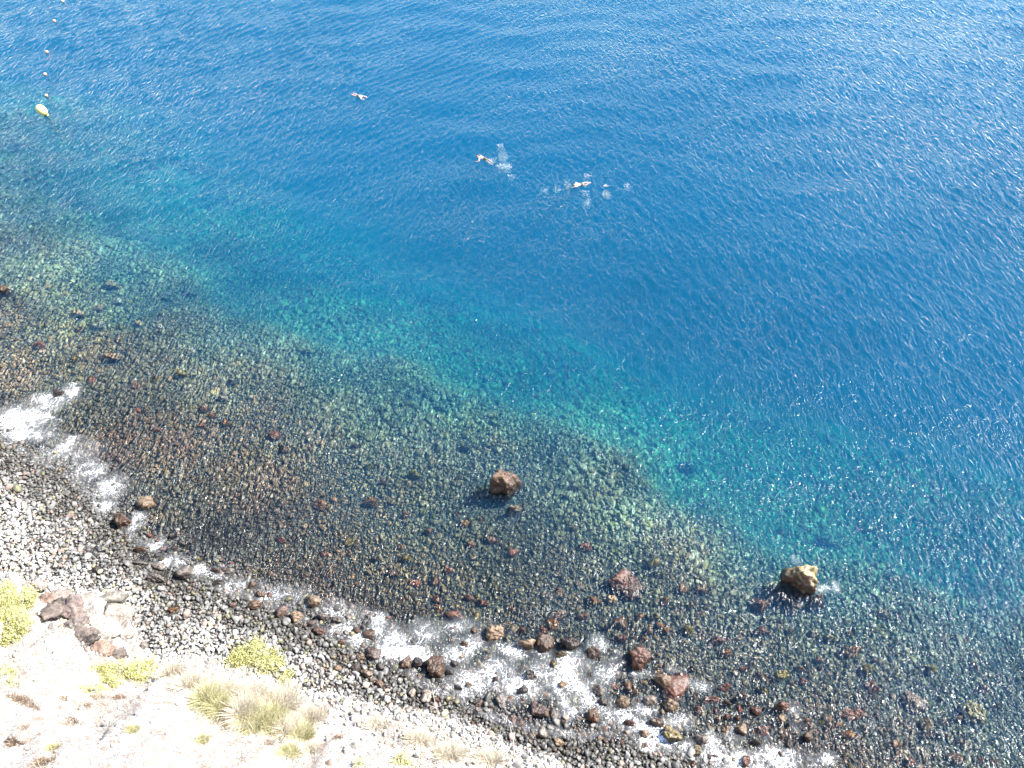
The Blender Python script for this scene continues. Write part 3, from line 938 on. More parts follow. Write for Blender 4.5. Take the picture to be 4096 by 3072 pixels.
yy = y * math.cos(PITCH) + CAM_H * math.sin(PITCH)
prom = sz / yy
prom[(~in_view(np.stack([x, y], 1), -1.0)) | (ds > .4) | (sdist(x, y, FOOT) < .9)] = 0
top = np.argsort(-prom)[:300]
rest = np.ones(n, bool); rest[top] = False
strew_object('beach_cobbles', x[rest], y[rest], z[rest], scl[rest], rot[rest], idx[rest], tint[rest])
MARKS = [(490, 2640, 'the shrub under the outcrop'), (340, 2480, 'the grey outcrop'), (60, 2330, 'the left edge'), (487, 2087, 'the tan topped brown boulder'),
         (735, 2296, 'the boulder with the black shadow'), (1040, 2600, 'the rounded shrub'), (1150, 2450, 'the greyish pink boulder'), (1490, 2640, 'the greyish red boulder'),
         (1680, 2780, 'the lichen spotted boulder'), (1740, 2690, 'the large brown boulder'), (2160, 2850, 'the large pinkish boulder'), (2168, 2940, 'the white and grey banded boulder'), (2420, 2980, 'the bottom edge'), (250, 2100, 'the surf on the left'), (2300, 2920, 'the small dome shaped stone'), (2380, 2930, 'the orange brown boulder'), (2500, 2960, 'the foam at the bottom'), (2240, 3010, 'the pale tan block'), (2320, 3040, 'the bottom edge right of the pale tan block'), (2060, 2930, 'the flat twin boulders'), (2120, 3000, 'the thin dead branch'), (1900, 2900, 'the round speckled stone'), (2480, 3040, 'the bottom edge beside the foam'), (1980, 2970, 'the short forked branch')]
MK = [(*at(a, b, .5)[:2], c) for a, b, c in MARKS]
beach_me = []
for me in proto_me:
    m2 = me.copy(); m2.materials.clear(); m2.materials.append(M_STONE); beach_me.append(m2)
for j in top:
    o = bpy.data.objects.new('cobble', beach_me[idx[j]])
    o.location = (x[j], y[j], z[j]); o.rotation_euler = rot[j]; o.scale = scl[j]
    o.color = (*tint[j], 1)
    link(o)
    t_ = tint[j]
    tone = 'dark grey' if t_[0] < .15 else 'mid grey' if t_[0] < .27 else 'light grey' if t_[0] < .42 else 'whitish'
    if t_[0] / t_[2] > 1.4 and t_[1] / t_[0] < .8: tone = 'reddish'
    elif t_[0] / t_[2] > 1.4: tone = 'olive'
    wet = 'wet' if z[j] < .42 else 'dry'
    near = min(MK, key=lambda q: (q[0] - x[j]) ** 2 + (q[1] - y[j]) ** 2)[2]
    ln = scl[j][0] / scl[j][1]
    form = 'long' if ln > 1.25 else 'rounded' if ln < 1.03 else 'oval'
    tag(o, f'{form} {wet} {tone} cobble near {near}', 'cobble', 'large cobbles on the beach')

# under water
x, y = strewn(-80, 62, 2, 108, .222, jit=.62, seed=5)
ds = sdist(x, y, SHORE)
k = (ds >= 2.0) & (sdist(x, y, EDGE) < 15) & in_view(np.stack([x, y], 1), 12) & clear_of_boulders(x, y)
x, y, ds = x[k], y[k], ds[k]
r = np.random.default_rng(9)
n = len(x)
patch = fnoise(x, y, .16, 3, 55)
sz = .124 * np.exp(r.normal(0, .34, n)) * (1 + .45 * patch)
lbig = (r.random(n) < .02 + .05 * (patch > .2))
sz[lbig] *= r.uniform(1.5, 3.0, lbig.sum())
sz *= np.interp(ds, [2, 12, 40], [.85, 1.0, 1.25])
sz = np.minimum(sz, .20 + .012 * ds)
scl = sz[:, None] * np.stack([r.uniform(.9, 1.2, n), r.uniform(.85, 1.05, n), r.uniform(.8, 1.2, n)], 1)
rot = np.stack([r.normal(0, .3, n), r.normal(0, .3, n), r.uniform(0, 6.28, n)], 1)
z = bed_z(x, y) + .3 * sz
z = np.minimum(z, -.12 - .3 * sz * (ds > 3))
idx = r.integers(0, 14, n)
tint = cobble_tints(n, x, y, r)
pale = fnoise(x, y, .1, 3, 71)
tint *= np.clip(.72 + 1.0 * pale + .5 * fnoise(x, y, .35, 3, 72), .28, 1.7)[:, None]
tint = tint * .65 + .33 * tint.mean(axis=0)
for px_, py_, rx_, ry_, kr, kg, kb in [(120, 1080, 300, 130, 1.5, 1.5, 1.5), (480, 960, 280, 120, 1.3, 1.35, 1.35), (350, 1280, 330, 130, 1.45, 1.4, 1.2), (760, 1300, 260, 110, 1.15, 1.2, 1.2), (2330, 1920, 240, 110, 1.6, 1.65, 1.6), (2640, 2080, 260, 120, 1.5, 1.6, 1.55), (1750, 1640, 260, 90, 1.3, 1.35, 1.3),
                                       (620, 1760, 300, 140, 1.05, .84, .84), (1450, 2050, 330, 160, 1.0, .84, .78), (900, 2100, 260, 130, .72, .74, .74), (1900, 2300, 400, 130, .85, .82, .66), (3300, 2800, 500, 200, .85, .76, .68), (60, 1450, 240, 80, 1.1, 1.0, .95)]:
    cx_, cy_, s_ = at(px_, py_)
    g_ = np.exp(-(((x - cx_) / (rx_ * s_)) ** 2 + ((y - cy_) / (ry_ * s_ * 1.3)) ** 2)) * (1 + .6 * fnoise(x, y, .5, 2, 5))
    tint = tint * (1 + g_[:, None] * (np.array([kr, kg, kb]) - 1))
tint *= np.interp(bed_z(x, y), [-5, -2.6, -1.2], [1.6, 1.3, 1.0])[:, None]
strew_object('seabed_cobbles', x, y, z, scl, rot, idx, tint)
print('cobbles', n)
# ------------------------------------------------------------------ surf foam
FOAM = [  # px, py, radius x px, radius y px, strength
    (60, 1680, 170, 70, .95), (200, 1610, 120, 60, .85), (290, 1570, 50, 50, .8), (110, 1740, 120, 40, .95), (280, 1800, 130, 70, .8), (350, 1880, 90, 60, .85), (440, 1960, 100, 70, .8), (420, 2030, 60, 40, .9),
    (520, 1990, 70, 50, .45), (545, 2090, 36, 60, .85), (620, 2180, 80, 36, .8), (700, 2170, 70, 26, .5), (690, 2245, 70, 30, .95), (800, 2290, 70, 30, .85), (860, 2300, 80, 36, .8), (960, 2350, 90, 40, .8),
    (1080, 2380, 110, 50, .7), (1200, 2400, 90, 50, .72), (1330, 2430, 90, 50, .75), (1400, 2460, 80, 50, .8), (1350, 2520, 70, 36, .85), (1440, 2560, 80, 40, .8), (1510, 2500, 50, 50, .95),
    (1570, 2550, 80, 60, .95), (1560, 2610, 80, 36, 1.15), (1640, 2620, 90, 30, 1.3), (1700, 2630, 50, 24, 1.1), (1700, 2530, 120, 60, .75), (1850, 2510, 120, 50, .75), (1880, 2570, 90, 60, .8), (1810, 2630, 100, 60, .8),
    (1880, 2720, 120, 60, .95), (1990, 2690, 110, 80, .9), (1860, 2770, 60, 30, .9), (2040, 2610, 110, 50, .8), (2080, 2740, 110, 60, .95), (2050, 2530, 50, 50, .5), (2180, 2690, 110, 70, .85), (2170, 2610, 80, 50, .75), (2250, 2720, 110, 70, .92),
    (2300, 2650, 100, 60, .8), (2380, 2580, 60, 50, .8), (2140, 2480, 60, 90, .5), (2330, 2770, 90, 70, .9), (2270, 2830, 50, 50, .9), (2420, 2700, 90, 60, .75), (2470, 2640, 60, 60, .6), (2400, 2830, 80, 50, .75), (2470, 2880, 100, 50, .75), (2560, 2840, 80, 60, .7),
    (2550, 2740, 60, 40, .5), (2570, 2700, 70, 20, .7), (2560, 2920, 80, 50, .9), (2610, 2960, 90, 50, 1.1), (2580, 3000, 70, 40, .9), (2720, 2890, 90, 40, .7), (2750, 3000, 60, 40, .8), (2840, 2980, 50, 60, .9), (2860, 3030, 90, 40, .95),
    (2800, 2740, 60, 26, .8), (2960, 3050, 140, 50, .95), (2940, 2960, 90, 50, .6), (3110, 3030, 110, 50, .85), (3060, 2960, 100, 50, .5), (3000, 2860, 60, 60, .45), (3180, 2850, 40, 40, .7), (3190, 2900, 60, 50, .6), (3300, 3040, 120, 40, .6),
    (3178, 2240, 26, 30, .6), (3290, 2358, 50, 22, .8), (3345, 2350, 20, 30, .8), (2200, 2395, 70, 30, .55), (2085, 1930, 30, 40, .5), (1960, 1905, 20, 40, .45), (20, 1180, 60, 22, .5), (2580, 2320, 16, 50, .4), (2690, 2680, 60, 20, .6)]
def foam_density(X, Y):
    D = np.zeros_like(X)
    for px, py, rx, ry, sg in FOAM:
        x0, y0, s = at(px, py)
        ax = rx * s * 1.12; ay = ry * s / .74
        q = ((X - x0) / ax) ** 2 + ((Y - y0) / ay) ** 2
        D = np.maximum(D, sg * np.exp(-q * .75))
    d = sdist(X, Y, SHORE)
    edge = .62 * np.exp(-((d - .1) / .5) ** 2)
    D = np.maximum(D, edge)
    D = D + .16 * fnoise(X, Y, .9, 3, 44) + .12 * fnoise(X, Y, 2.4, 2, 45)
    D = D * np.clip((d + 1.1) / .6, 0, 1)
    return D
st = .085
xs = np.arange(-48, 26, st); ys = np.arange(7, 48, st)
X, Y = np.meshgrid(xs, ys)
Dn = foam_density(X, Y)
nx, ny = len(xs), len(ys)
idx = np.arange(nx * ny).reshape(ny, nx)
okv = (Dn > .08) & in_view(np.stack([X.ravel(), Y.ravel()], 1), 5).reshape(X.shape)
fk = okv[:-1, :-1] & okv[:-1, 1:] & okv[1:, 1:] & okv[1:, :-1]
F = np.stack([idx[:-1, :-1], idx[:-1, 1:], idx[1:, 1:], idx[1:, :-1]], -1)[fk]
used = np.unique(F); mp = np.full(nx * ny, -1); mp[used] = np.arange(len(used))
Xu, Yu = X.ravel()[used], Y.ravel()[used]
Z, DX, DY = sea_disp(Xu, Yu)
Zf = np.maximum(Z + .03, bed_z(Xu, Yu) + .13) + .03 * np.clip(Dn.ravel()[used], 0, 1) * (1 + fnoise(Xu, Yu, 3.5, 2, 12))
foam_me = mesh_np('surf_foam', np.stack([Xu + DX, Yu + DY, Zf], 1), mp[F], M_FOAM)
fattr(foam_me, 'froth', Dn.ravel()[used])
tag(obj('surf_foam', foam_me), kind='stuff')

# ------------------------------------------------------------------ outcrop at the foot of the slope
def rock_part(parent, name, px, py, w, h, z0, tint, seed, sub=4, rough=.16, sharp=12, hk=.55, label=None, tilt=.25):
    z = z0
    for _ in range(12):
        x, y, s = at(px, py, z)
        z = .5 * z + .5 * (max(float(hill_z(x, y)), float(bed_z(x, y))) + .22)
    r = random.Random(seed)
    v, f = rock_shape(sub, seed, facets=12, sharp=sharp, rough=rough, nscale=2.0)
    v = v * np.array([w * s / 1.75, h * s / 1.5, max(w, h) * s * hk / 2])
    me = mesh_np(name, v, f, M_BOULDER)
    o = bpy.data.objects.new(name, me)
    o.location = Vector((x, y, z)) - (parent.location if parent else Vector())
    o.rotation_euler = (r.uniform(-tilt, tilt), r.uniform(-tilt, tilt), r.uniform(-.5, .5))
    c = TINTS[tint] if isinstance(tint, str) else tint
    o.color = (*c, 1)
    link(o, parent)
    if label: o['label'] = label
    return o
cx_, cy_, _ = at(420, 2500, 1.5)
oc = empty('rock_outcrop', (cx_, cy_, .8))
tag(oc, 'smooth pale grey rock slabs with dark cracks at the foot of the slope', 'rock outcrop')
SLAB = (.30, .285, .265)
for i, (px, py, w, h, z0, tn) in enumerate([
    (445, 2405, 150, 62, 1.0, (.17, .17, .155)), (372, 2440, 100, 84, 1.5, (.42, .41, .40)), (470, 2462, 150, 70, 1.2, (.27, .25, .225)), (420, 2512, 120, 84, 1.6, SLAB), (492, 2530, 90, 80, 1.2, SLAB), (348, 2392, 70, 40, 1.2, SLAB), (455, 2580, 90, 70, 1.7, (.38, .37, .36))]):
    rock_part(oc, 'slab', px, py, w, h, z0, tn, 900 + i, sub=5, rough=.10, sharp=16, hk=.5)
cx_, cy_, _ = at(300, 2470, 2)
ol = empty('lava_crag', (cx_, cy_, 1.2))
tag(ol, 'rough dark lava crag with painted hollow shade between the left shrub and the grey slabs', 'crag')
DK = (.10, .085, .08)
for i, (px, py, w, h, z0, tn) in enumerate([
    (240, 2385, 110, 80, 1.7, (.19, .16, .15)), (285, 2430, 90, 90, 2.0, (.16, .13, .125)), (215, 2440, 90, 90, 2.2, DK), (150, 2345, 110, 50, 1.4, (.2, .18, .17)), (310, 2490, 100, 70, 2.2, (.17, .15, .145)),
    (350, 2535, 90, 60, 2.3, DK), (395, 2560, 100, 60, 2.0, (.18, .17, .165)), (415, 2602, 80, 64, 2.2, (.20, .135, .11)), (470, 2612, 60, 50, 1.9, DK), (350, 2560, 84, 60, 2.5, (.03, .027, .027)), (505, 2600, 70, 74, 1.5, (.26, .25, .245)), (190, 2395, 60, 50, 2.0, (.20, .14, .12)), (455, 2553, 60, 50, 2.3, (.03, .027, .027)), (232, 2420, 60, 60, 2.3, (.03, .027, .027))]):  # the three near-black rocks are painted shade, standing in for hollows
    rock_part(ol, 'rock', px, py, w, h, z0, tn, 950 + i, sub=4, rough=.3, sharp=8, hk=.7)

# small loose stones over the slope
r = np.random.default_rng(31)
n = 7000
x = r.uniform(-44, 12, n); y = r.uniform(2, 30, n)
df = -sdist(x, y, FOOT)
k = (df > .3) & (df < 14) & in_view(np.stack([x, y], 1), 10) | False
k = (df > .3) & (df < 14)
k &= fnoise(x, y, .35, 3, 91) > -.25 + .2 * r.random(n)
x, y = x[k], y[k]; n = len(x)
sz = .05 * np.exp(r.normal(0, .65, n))
scl = sz[:, None] * r.uniform(.8, 1.25, (n, 3))
g = r.uniform(.12, .42, n)
tint = np.stack([g * 1.08, g * .96, g * .88], 1)
strew_object('slope_rubble', x, y, hill_z(x, y) + sz * .2, scl, r.uniform(0, 6.28, (n, 3)), r.integers(0, 14, n), tint)

# ------------------------------------------------------------------ grass and shrubs
def blades(pos, height, width, lean_dir, lean, r, segs=2, up=None):
    """curved tapering blades: arrays of base points, heights, lean directions"""
    n = len(pos)
    side = np.stack([-np.sin(lean_dir + r.normal(0, .8, n)), np.cos(lean_dir), np.zeros(n)], 1)
    side /= np.linalg.norm(side, axis=1)[:, None]
    dvec = np.stack([np.cos(lean_dir), np.sin(lean_dir), np.zeros(n)], 1)
    V = []; 
    for sgi in range(segs + 1):
        tt = sgi / segs
        p = pos + np.array([0, 0, 1]) * (height * tt * (1 - .35 * lean * tt))[:, None] + dvec * (height * lean * tt ** 1.6)[:, None]
        w = width * (1 - tt) ** .7
        if sgi < segs:
            V.append(p - side * w[:, None] / 2); V.append(p + side * w[:, None] / 2)
        else:
            V.append(p)
    V = np.stack(V, 1)                         # n, 2*segs+1, 3
    m = 2 * segs + 1
    b = np.arange(n) * m
    quads = [np.stack([b + 2 * q, b + 2 * q + 1, b + 2 * q + 3, b + 2 * q + 2], 1) for q in range(segs - 1)]
    tris = np.stack([b + m - 3, b + m - 2, b + m - 1], 1)
    return V.reshape(-1, 3), quads, tris

def blade_mesh(name, parts, mat):
    Vs = []; Q = []; T = []; off = 0
    for V, quads, tris in parts:
        Vs.append(V); Q += [q + off for q in quads]; T.append(tris + off); off += len(V)
    fs = ([np.concatenate(Q)] if Q else []) + [np.concatenate(T)]
    return mesh_np(name, np.concatenate(Vs), fs, mat, smooth=False)

r = np.random.default_rng(77)
n = 260000
x = r.uniform(-46, 13, n); y = r.uniform(-2, 30, n)
df = -sdist(x, y, FOOT)
cov = fnoise(x, y, .5, 3, 101)
k = (df > .25) & (df < 15) & (cov > r.uniform(-.45, .35, n)) & in_view(np.stack([x, np.maximum(y, 8)], 1), 8)
x, y, cov = x[k], y[k], cov[k]; n = len(x)
z = hill_z(x, y)
hgt = r.uniform(.08, .34, n) * (1 + .9 * np.clip(cov, 0, 1))
pos = np.stack([x, y, z - .02], 1)
ld = np.where(r.random(n) < .6, r.normal(math.radians(60), .9, n), r.uniform(0, 6.28, n))
Vb = blades(pos, hgt, r.uniform(.012, .028, n), ld, r.uniform(.2, 1.2, n), r)
me = blade_mesh('dry_grass', [Vb], M_STRAW)
tag(obj('dry_grass', me), kind='stuff')
print('blades', n)

def grass_tuft(px, py, w, h, mat, label, n=260, group=None, tall=1.0, dirn=60):
    n = int(n * (2.2 if mat is not M_BROWNGRASS else .9))
    x0, y0, z0, s = on_hill(px, py)
    rr = np.random.default_rng(int(px * 7 + py))
    wx, hy = w * s / 2, h * s / 2
    a = rr.uniform(0, 6.28, n); q = np.sqrt(rr.random(n))
    q = q * rr.uniform(.5, 1.35, n)
    bx = np.cos(a) * q * wx * .85; by = np.sin(a) * q * hy * .8
    z = hill_z(x0 + bx, y0 + by) - z0 - .03
    ht = (.40 + .5 * rr.random(n)) * tall * min(1.5, max(.45, h * s * 1.1))
    ld = np.where(rr.random(n) < .5, np.arctan2(by, bx), rr.normal(math.radians(dirn), .6, n))
    V = blades(np.stack([bx, by, z], 1), ht, rr.uniform(.018, .045, n), ld, rr.uniform(.2, .9, n), rr, segs=3)
    me = blade_mesh('grass_tuft', [V], mat)
    o = obj('grass_tuft', me, loc=(x0, y0, z0))
    tag(o, label, 'grass tuft', group or 'grass tufts on the slope')
    return o
for (px, py, w, h, mt, nn, tl, lb) in [
    (830, 2800, 90, 90, 'g', 420, 1.1, 'green based tuft at the upper left end of the long grass bank'),
    (885, 2835, 90, 80, 'g', 420, 1.1, 'green based tuft second from the upper left of the long grass bank'),
    (975, 2860, 90, 90, 's', 480, 1.2, 'golden tuft in the middle of the long grass bank'),
    (1030, 2900, 110, 90, 'g', 520, 1.2, 'olive tuft right of the golden one in the grass bank'),
    (1100, 2905, 90, 90, 'g', 460, 1.2, 'dark olive tuft with long upright blades near the end of the grass bank'),
    (1160, 2925, 90, 80, 's', 420, 1.1, 'straw coloured tuft near the lower right end of the grass bank'),
    (1215, 2940, 80, 70, 'g', 360, 1.0, 'short olive tuft closing the lower right end of the grass bank'),
    (900, 2790, 130, 80, 's', 500, 1.2, 'bleached white grass above the green based tufts'),
    (1010, 2800, 150, 90, 's', 560, 1.3, 'bleached white grass just below the rounded shrub'),
    (1130, 2830, 150, 100, 's', 560, 1.3, 'bleached white grass at the top right of the grass bank'),
    (760, 2740, 150, 70, 's', 460, 1.0, 'bleached grass between the spreading shrub and the grass bank'),
    (680, 2690, 120, 60, 's', 380, .9, 'bleached grass below the cobbles, left of the rounded shrub'),
    (1250, 2870, 120, 70, 's', 380, 1.0, 'thin bleached grass on the bare edge right of the grass bank'),
    (88, 2800, 90, 46, 'b', 280, .7, 'brown flattened tuft on the pale slope at the left, upper of two'),
    (135, 2832, 70, 36, 'b', 200, .6, 'small brown tuft just below the flattened one at the left'),
    (262, 2797, 40, 26, 'b', 120, .5, 'tiny golden brown tuft on the pale slope'),
    (396, 2792, 46, 30, 'b', 160, .6, 'dark brown tuft below the spreading shrub'),
    (345, 2826, 50, 34, 'b', 160, .6, 'blackish tuft lower left of the dark brown one'),
    (480, 2790, 60, 26, 'b', 150, .6, 'thin brown tuft on the ledge below the spreading shrub'),
    (60, 2972, 90, 40, 'b', 240, .7, 'brown tuft lying flat near the left edge'),
    (175, 3050, 110, 50, 'b', 320, .8, 'large brown tuft at the bottom left'),
    (290, 2890, 60, 40, 'b', 150, .6, 'sparse brown tuft in the middle of the pale slope'),
    (95, 2915, 40, 30, 'b', 110, .5, 'sparse small tuft under the flattened brown ones'),
    (215, 2990, 60, 40, 'g', 160, .6, 'faint olive tuft near the bottom left'),
    (535, 2920, 60, 40, 'g', 170, .6, 'faint olive tuft left of the bare rock edge'),
    (905, 2905, 36, 34, 'b', 120, .6, 'reddish brown tuft below the golden one'),
    (810, 2960, 50, 44, 'g', 150, .7, 'olive tuft on the bare slope under the grass bank'),
    (1075, 2975, 60, 40, 'b', 160, .6, 'reddish dry tuft in the gully below the grass bank'),
    (1160, 3010, 90, 60, 'g', 260, .8, 'olive and straw tuft in the gully at the bottom'),
    (1250, 3000, 70, 50, 's', 240, .8, 'straw tuft right of the gully at the bottom'),
    (1350, 2950, 50, 34, 'b', 120, .6, 'brown spiky tuft on the reddish bare patch'),
    (1340, 2815, 60, 36, 'b', 140, .6, 'dry spiky plant where the bare patch meets the cobbles'),
    (1800, 3020, 130, 70, 's', 460, 1.0, 'bleached grass at the bottom edge below the round speckled stone'),
    (1960, 3040, 130, 60, 's', 420, 1.0, 'bleached grass at the bottom edge near the bare branches'),
    (1680, 2960, 120, 60, 's', 360, .8, 'bleached grass on the lower right slope'),
    (1500, 2900, 120, 60, 's', 320, .7, 'thin pale grass on the reddish slope')]:
    grass_tuft(px, py, w, h, {'g': M_GREENGRASS, 's': M_STRAW, 'b': M_BROWNGRASS}[mt], lb, nn, tall=tl)

def tube(path, radii, k=6):
    V = []; F = []
    path = [Vector(p) for p in path]
    for i, p in enumerate(path):
        d = (path[min(i + 1, len(path) - 1)] - path[max(i - 1, 0)]).normalized()
        a = d.orthogonal().normalized(); b = d.cross(a)
        for j in range(k):
            t = 2 * math.pi * j / k
            V.append(p + (a * math.cos(t) + b * math.sin(t)) * radii[i])
    for i in range(len(path) - 1):
        for j in range(k):
            F.append((i * k + j, i * k + (j + 1) % k, (i + 1) * k + (j + 1) % k, (i + 1) * k + j))
    return np.array([v[:] for v in V]), np.array(F)

def tubes_mesh(name, tubes, mat):
    V = []; F = []; off = 0
    for v, f in tubes:
        V.append(v); F.append(f + off); off += len(v)
    return mesh_np(name, np.concatenate(V), np.concatenate(F), mat)

def shrub(lobes, label, leaf=.055, dens=1500, zoff=.0):
    """lobes: (px, py, w px, h px)"""
    px, py = lobes[0][:2]
    x0, y0, z0, s = on_hill(px, py)
    root = empty('shrub', (x0, y0, z0))
    tag(root, label, 'shrub', 'yellow green shrubs on the slope')
    rr = np.random.default_rng(int(px + py * 3))
    P = []; stems = []
    for (a, b, w, h) in lobes:
        lx, ly, lz, s = on_hill(a, b)
        R = np.array([w * s / 2, h * s / 1.9, max(.28, min(w, h) * s * .42)])
        c = np.array([lx - x0, ly - y0, lz - z0 + R[2] * .45 + zoff])
        m = int(dens * R[0] * R[1] * 2.2)
        # clumps spread through the lobe, leaves round each clump
        nc = max(14, int(60 * R[0] * R[1] * 1.5))
        cd = rr.normal(size=(nc, 3)); cd /= np.linalg.norm(cd, axis=1)[:, None]
        cd[:, 2] = np.abs(cd[:, 2]) * 1.1 - .25
        cc = cd * rr.uniform(.55, 1.05, nc)[:, None] * R
        pick = rr.integers(0, nc, m)
        p = cc[pick] + rr.normal(0, 1, (m, 3)) * np.array([.10, .10, .075]) * (.7 + rr.random(nc)[pick])[:, None]
        p = p + c
        p[:, 2] = np.maximum(p[:, 2], hill_z(p[:, 0] + x0, p[:, 1] + y0) - z0 + .02)
        P.append(p)
        for q in range(7):
            e = c + cc[rr.integers(0, nc)] * .9
            b0 = np.array([c[0] + rr.normal(0, .08), c[1] + rr.normal(0, .08), float(hill_z(c[0] + x0, c[1] + y0)) - z0 - .05])
            mid = (b0 + e) / 2 + rr.normal(0, .06, 3)
            stems.append(tube([b0, mid, e], [.022, .014, .005], 5))
    P = np.concatenate(P); m = len(P)
    u = rr.normal(size=(m, 3)); u /= np.linalg.norm(u, axis=1)[:, None]
    w_ = rr.normal(size=(m, 3)); w_ -= (w_ * u).sum(1)[:, None] * u; w_ /= np.linalg.norm(w_, axis=1)[:, None]
    L = leaf * rr.uniform(.6, 1.4, m)[:, None]
    V = np.stack([P - u * L, P + w_ * L * .42, P + u * L, P - w_ * L * .42], 1).reshape(-1, 3)
    b = np.arange(m)[:, None] * 4
    F = b + np.array([[0, 1, 2, 3]])
    obj('foliage', mesh_np('foliage', V, F, M_SHRUB, smooth=False), root)
    obj('stems', tubes_mesh('stems', stems, M_TWIG), root)
    return root
shrub([(40, 2450, 130, 150), (105, 2410, 100, 110), (30, 2380, 90, 90), (90, 2500, 100, 90), (40, 2560, 110, 90)], 'tall yellow green shrub cut by the left edge beside the dark crag', dens=1800)
shrub([(480, 2690, 130, 90), (560, 2700, 120, 90), (410, 2680, 90, 60), (600, 2680, 70, 90), (450, 2740, 110, 60), (370, 2760, 80, 40)], 'low wide yellow green shrub spreading below the grey outcrop', dens=1300)
shrub([(1020, 2635, 170, 130), (1090, 2670, 120, 110), (950, 2650, 90, 80), (1000, 2595, 120, 70), (1140, 2725, 90, 60)], 'rounded pale yellow green shrub in front of the white cobbles', dens=1900)
shrub([(20, 2700, 90, 70), (60, 2730, 50, 40)], 'small yellow green shrub at the left edge under the tall one', dens=1200)
shrub([(1612, 3045, 70, 60)], 'bright green yellow shrub at the bottom edge', dens=1400)
shrub([(1440, 3060, 50, 40)], 'tiny faint green shrub at the bottom edge left of the bright one', dens=900)
shrub([(865, 2725, 50, 30), (880, 2735, 30, 30)], 'small grey green sprig left of the rounded shrub', dens=900, leaf=.045)

def bare_branch(pts, label, rad=.03):
    """pts: list of (px, py, height above the slope foot)"""
    P = []
    for px, py, h in pts:
        x, y, z, s = on_hill(px, py)
        P.append(Vector((x, y, z + h)))
    root = empty('bare_branch', P[0][:])
    tag(root, label, 'branch', 'bare dead branches at the bottom')
    Pl = [p - P[0] for p in P]
    rd = [rad * (1 - .75 * i / (len(Pl) - 1)) for i in range(len(Pl))]
    obj('main_stem', tubes_mesh('main_stem', [tube(Pl, rd)], M_TWIG), root)
    rr = random.Random(int(pts[0][0]))
    tw = []
    for i in range(1, len(Pl)):
        for q in range(3):
            b = Pl[i - 1].lerp(Pl[i], rr.random())
            d = Vector((rr.uniform(-1, 1), rr.uniform(-.4, 1), rr.uniform(0, .8))).normalized() * rr.uniform(.3, .8)
            tw.append(tube([b, b + d * .5 + Vector((0, 0, .04)), b + d], [rad * .4, rad * .28, rad * .12], 5))
    obj('twigs', tubes_mesh('twigs', tw, M_TWIG), root)
bare_branch([(1880, 2985, 0), (1770, 2950, .3), (1755, 2880, .7), (1735, 2790, 1.2)], 'long white dead branch crossing the cobbles near the lichen spotted boulder')
bare_branch([(2060, 3040, 0), (2055, 2980, .3), (2035, 2900, .8)], 'thin white dead branch rising over dark stones left of the flat twin boulders', .022)
bare_branch([(1965, 3060, 0), (1975, 3010, .3), (2010, 2950, .6)], 'short forked dead branch at the bottom edge', .02)

# ------------------------------------------------------------------ buoys
def lathe(prof, k=24):
    V = []; F = []
    for i, (rr_, z) in enumerate(prof):
        for j in range(k):
            t = 2 * math.pi * j / k
            V.append((rr_ * math.cos(t), rr_ * math.sin(t), z))
    for i in range(len(prof) - 1):
        for j in range(k):
            F.append((i * k + j, i * k + (j + 1) % k, (i + 1) * k + (j + 1) % k, (i + 1) * k + j))
    return np.array(V), np.array(F)

x, y, s = at(188, 460)
big = empty('marker_buoy', (x, y, 0))
tag(big, 'big pale yellow buoy leaning over at the near end of the float line', 'buoy')
R0 = .50
prof = [(.001, -.12), (.16, -.10), (.2, .02), (.22, .12)] + [(R0 * math.sin(math.radians(a)) ** .8, .68 - .62 * math.cos(math.radians(a))) for a in range(24, 180, 9)] + [(.001, 1.30)]
v, f = lathe(prof)
obj('float', mesh_np('float', v, f, M_YELLOW), big)
v, f = lathe([(.19, -.02), (.245, 0), (.245, .09), (.19, .11)])
obj('collar', mesh_np('collar', v, f, M_COLLAR), big)
tor = [(.05 * math.cos(t), 0, 1.30 + .05 * math.sin(t)) for t in [i * math.pi / 6 for i in range(13)]]
obj('lifting_ring', tubes_mesh('lifting_ring', [tube(tor, [.014] * 13)], M_COLLAR), big)
big.rotation_euler = (math.radians(-6), math.radians(-36), 0)

pro = None
for i, (px, py, lb) in enumerate([(250, 3, 'small orange float cut by the top edge'), (216, 82, 'small orange float nearest the top edge of the line, fully in view'), (186, 205, 'small orange float in the middle of the line'),
                                  (180, 297, 'small orange float second above the yellow buoy'), (185, 382, 'small orange float just above the yellow buoy')]):
    x, y, s = at(px, py, .08)
    if pro is None:
        pro = empty('line_float', (0, 0, 0))
        v, f = ICO[3]
        obj('float', mesh_np('float', v * np.array([.19, .19, .17]), f, M_ORANGE), pro)
        v, f = lathe([(.17, -.035), (.197, -.03), (.197, .03), (.17, .035)])
        obj('band', mesh_np('band', v, f, M_COLLAR), pro)
        v, f = lathe([(.001, .15), (.03, .16), (.03, .21), (.001, .22)], 10)
        obj('lug', mesh_np('lug', v, f, M_ORANGE), pro)
        o = pro; kids = list(pro.children)
    else:
        o = pro.copy(); link(o)
        for c in kids:
            c2 = c.copy(); link(c2); c2.parent = o
    o.location = (x, y, .07 + .6 * sea_z(x, y)); o.rotation_euler = (.3 * math.sin(i * 2.1), .3 * math.cos(i * 1.7), i)
    tag(o, lb, 'float', 'small floats in line with the yellow buoy')

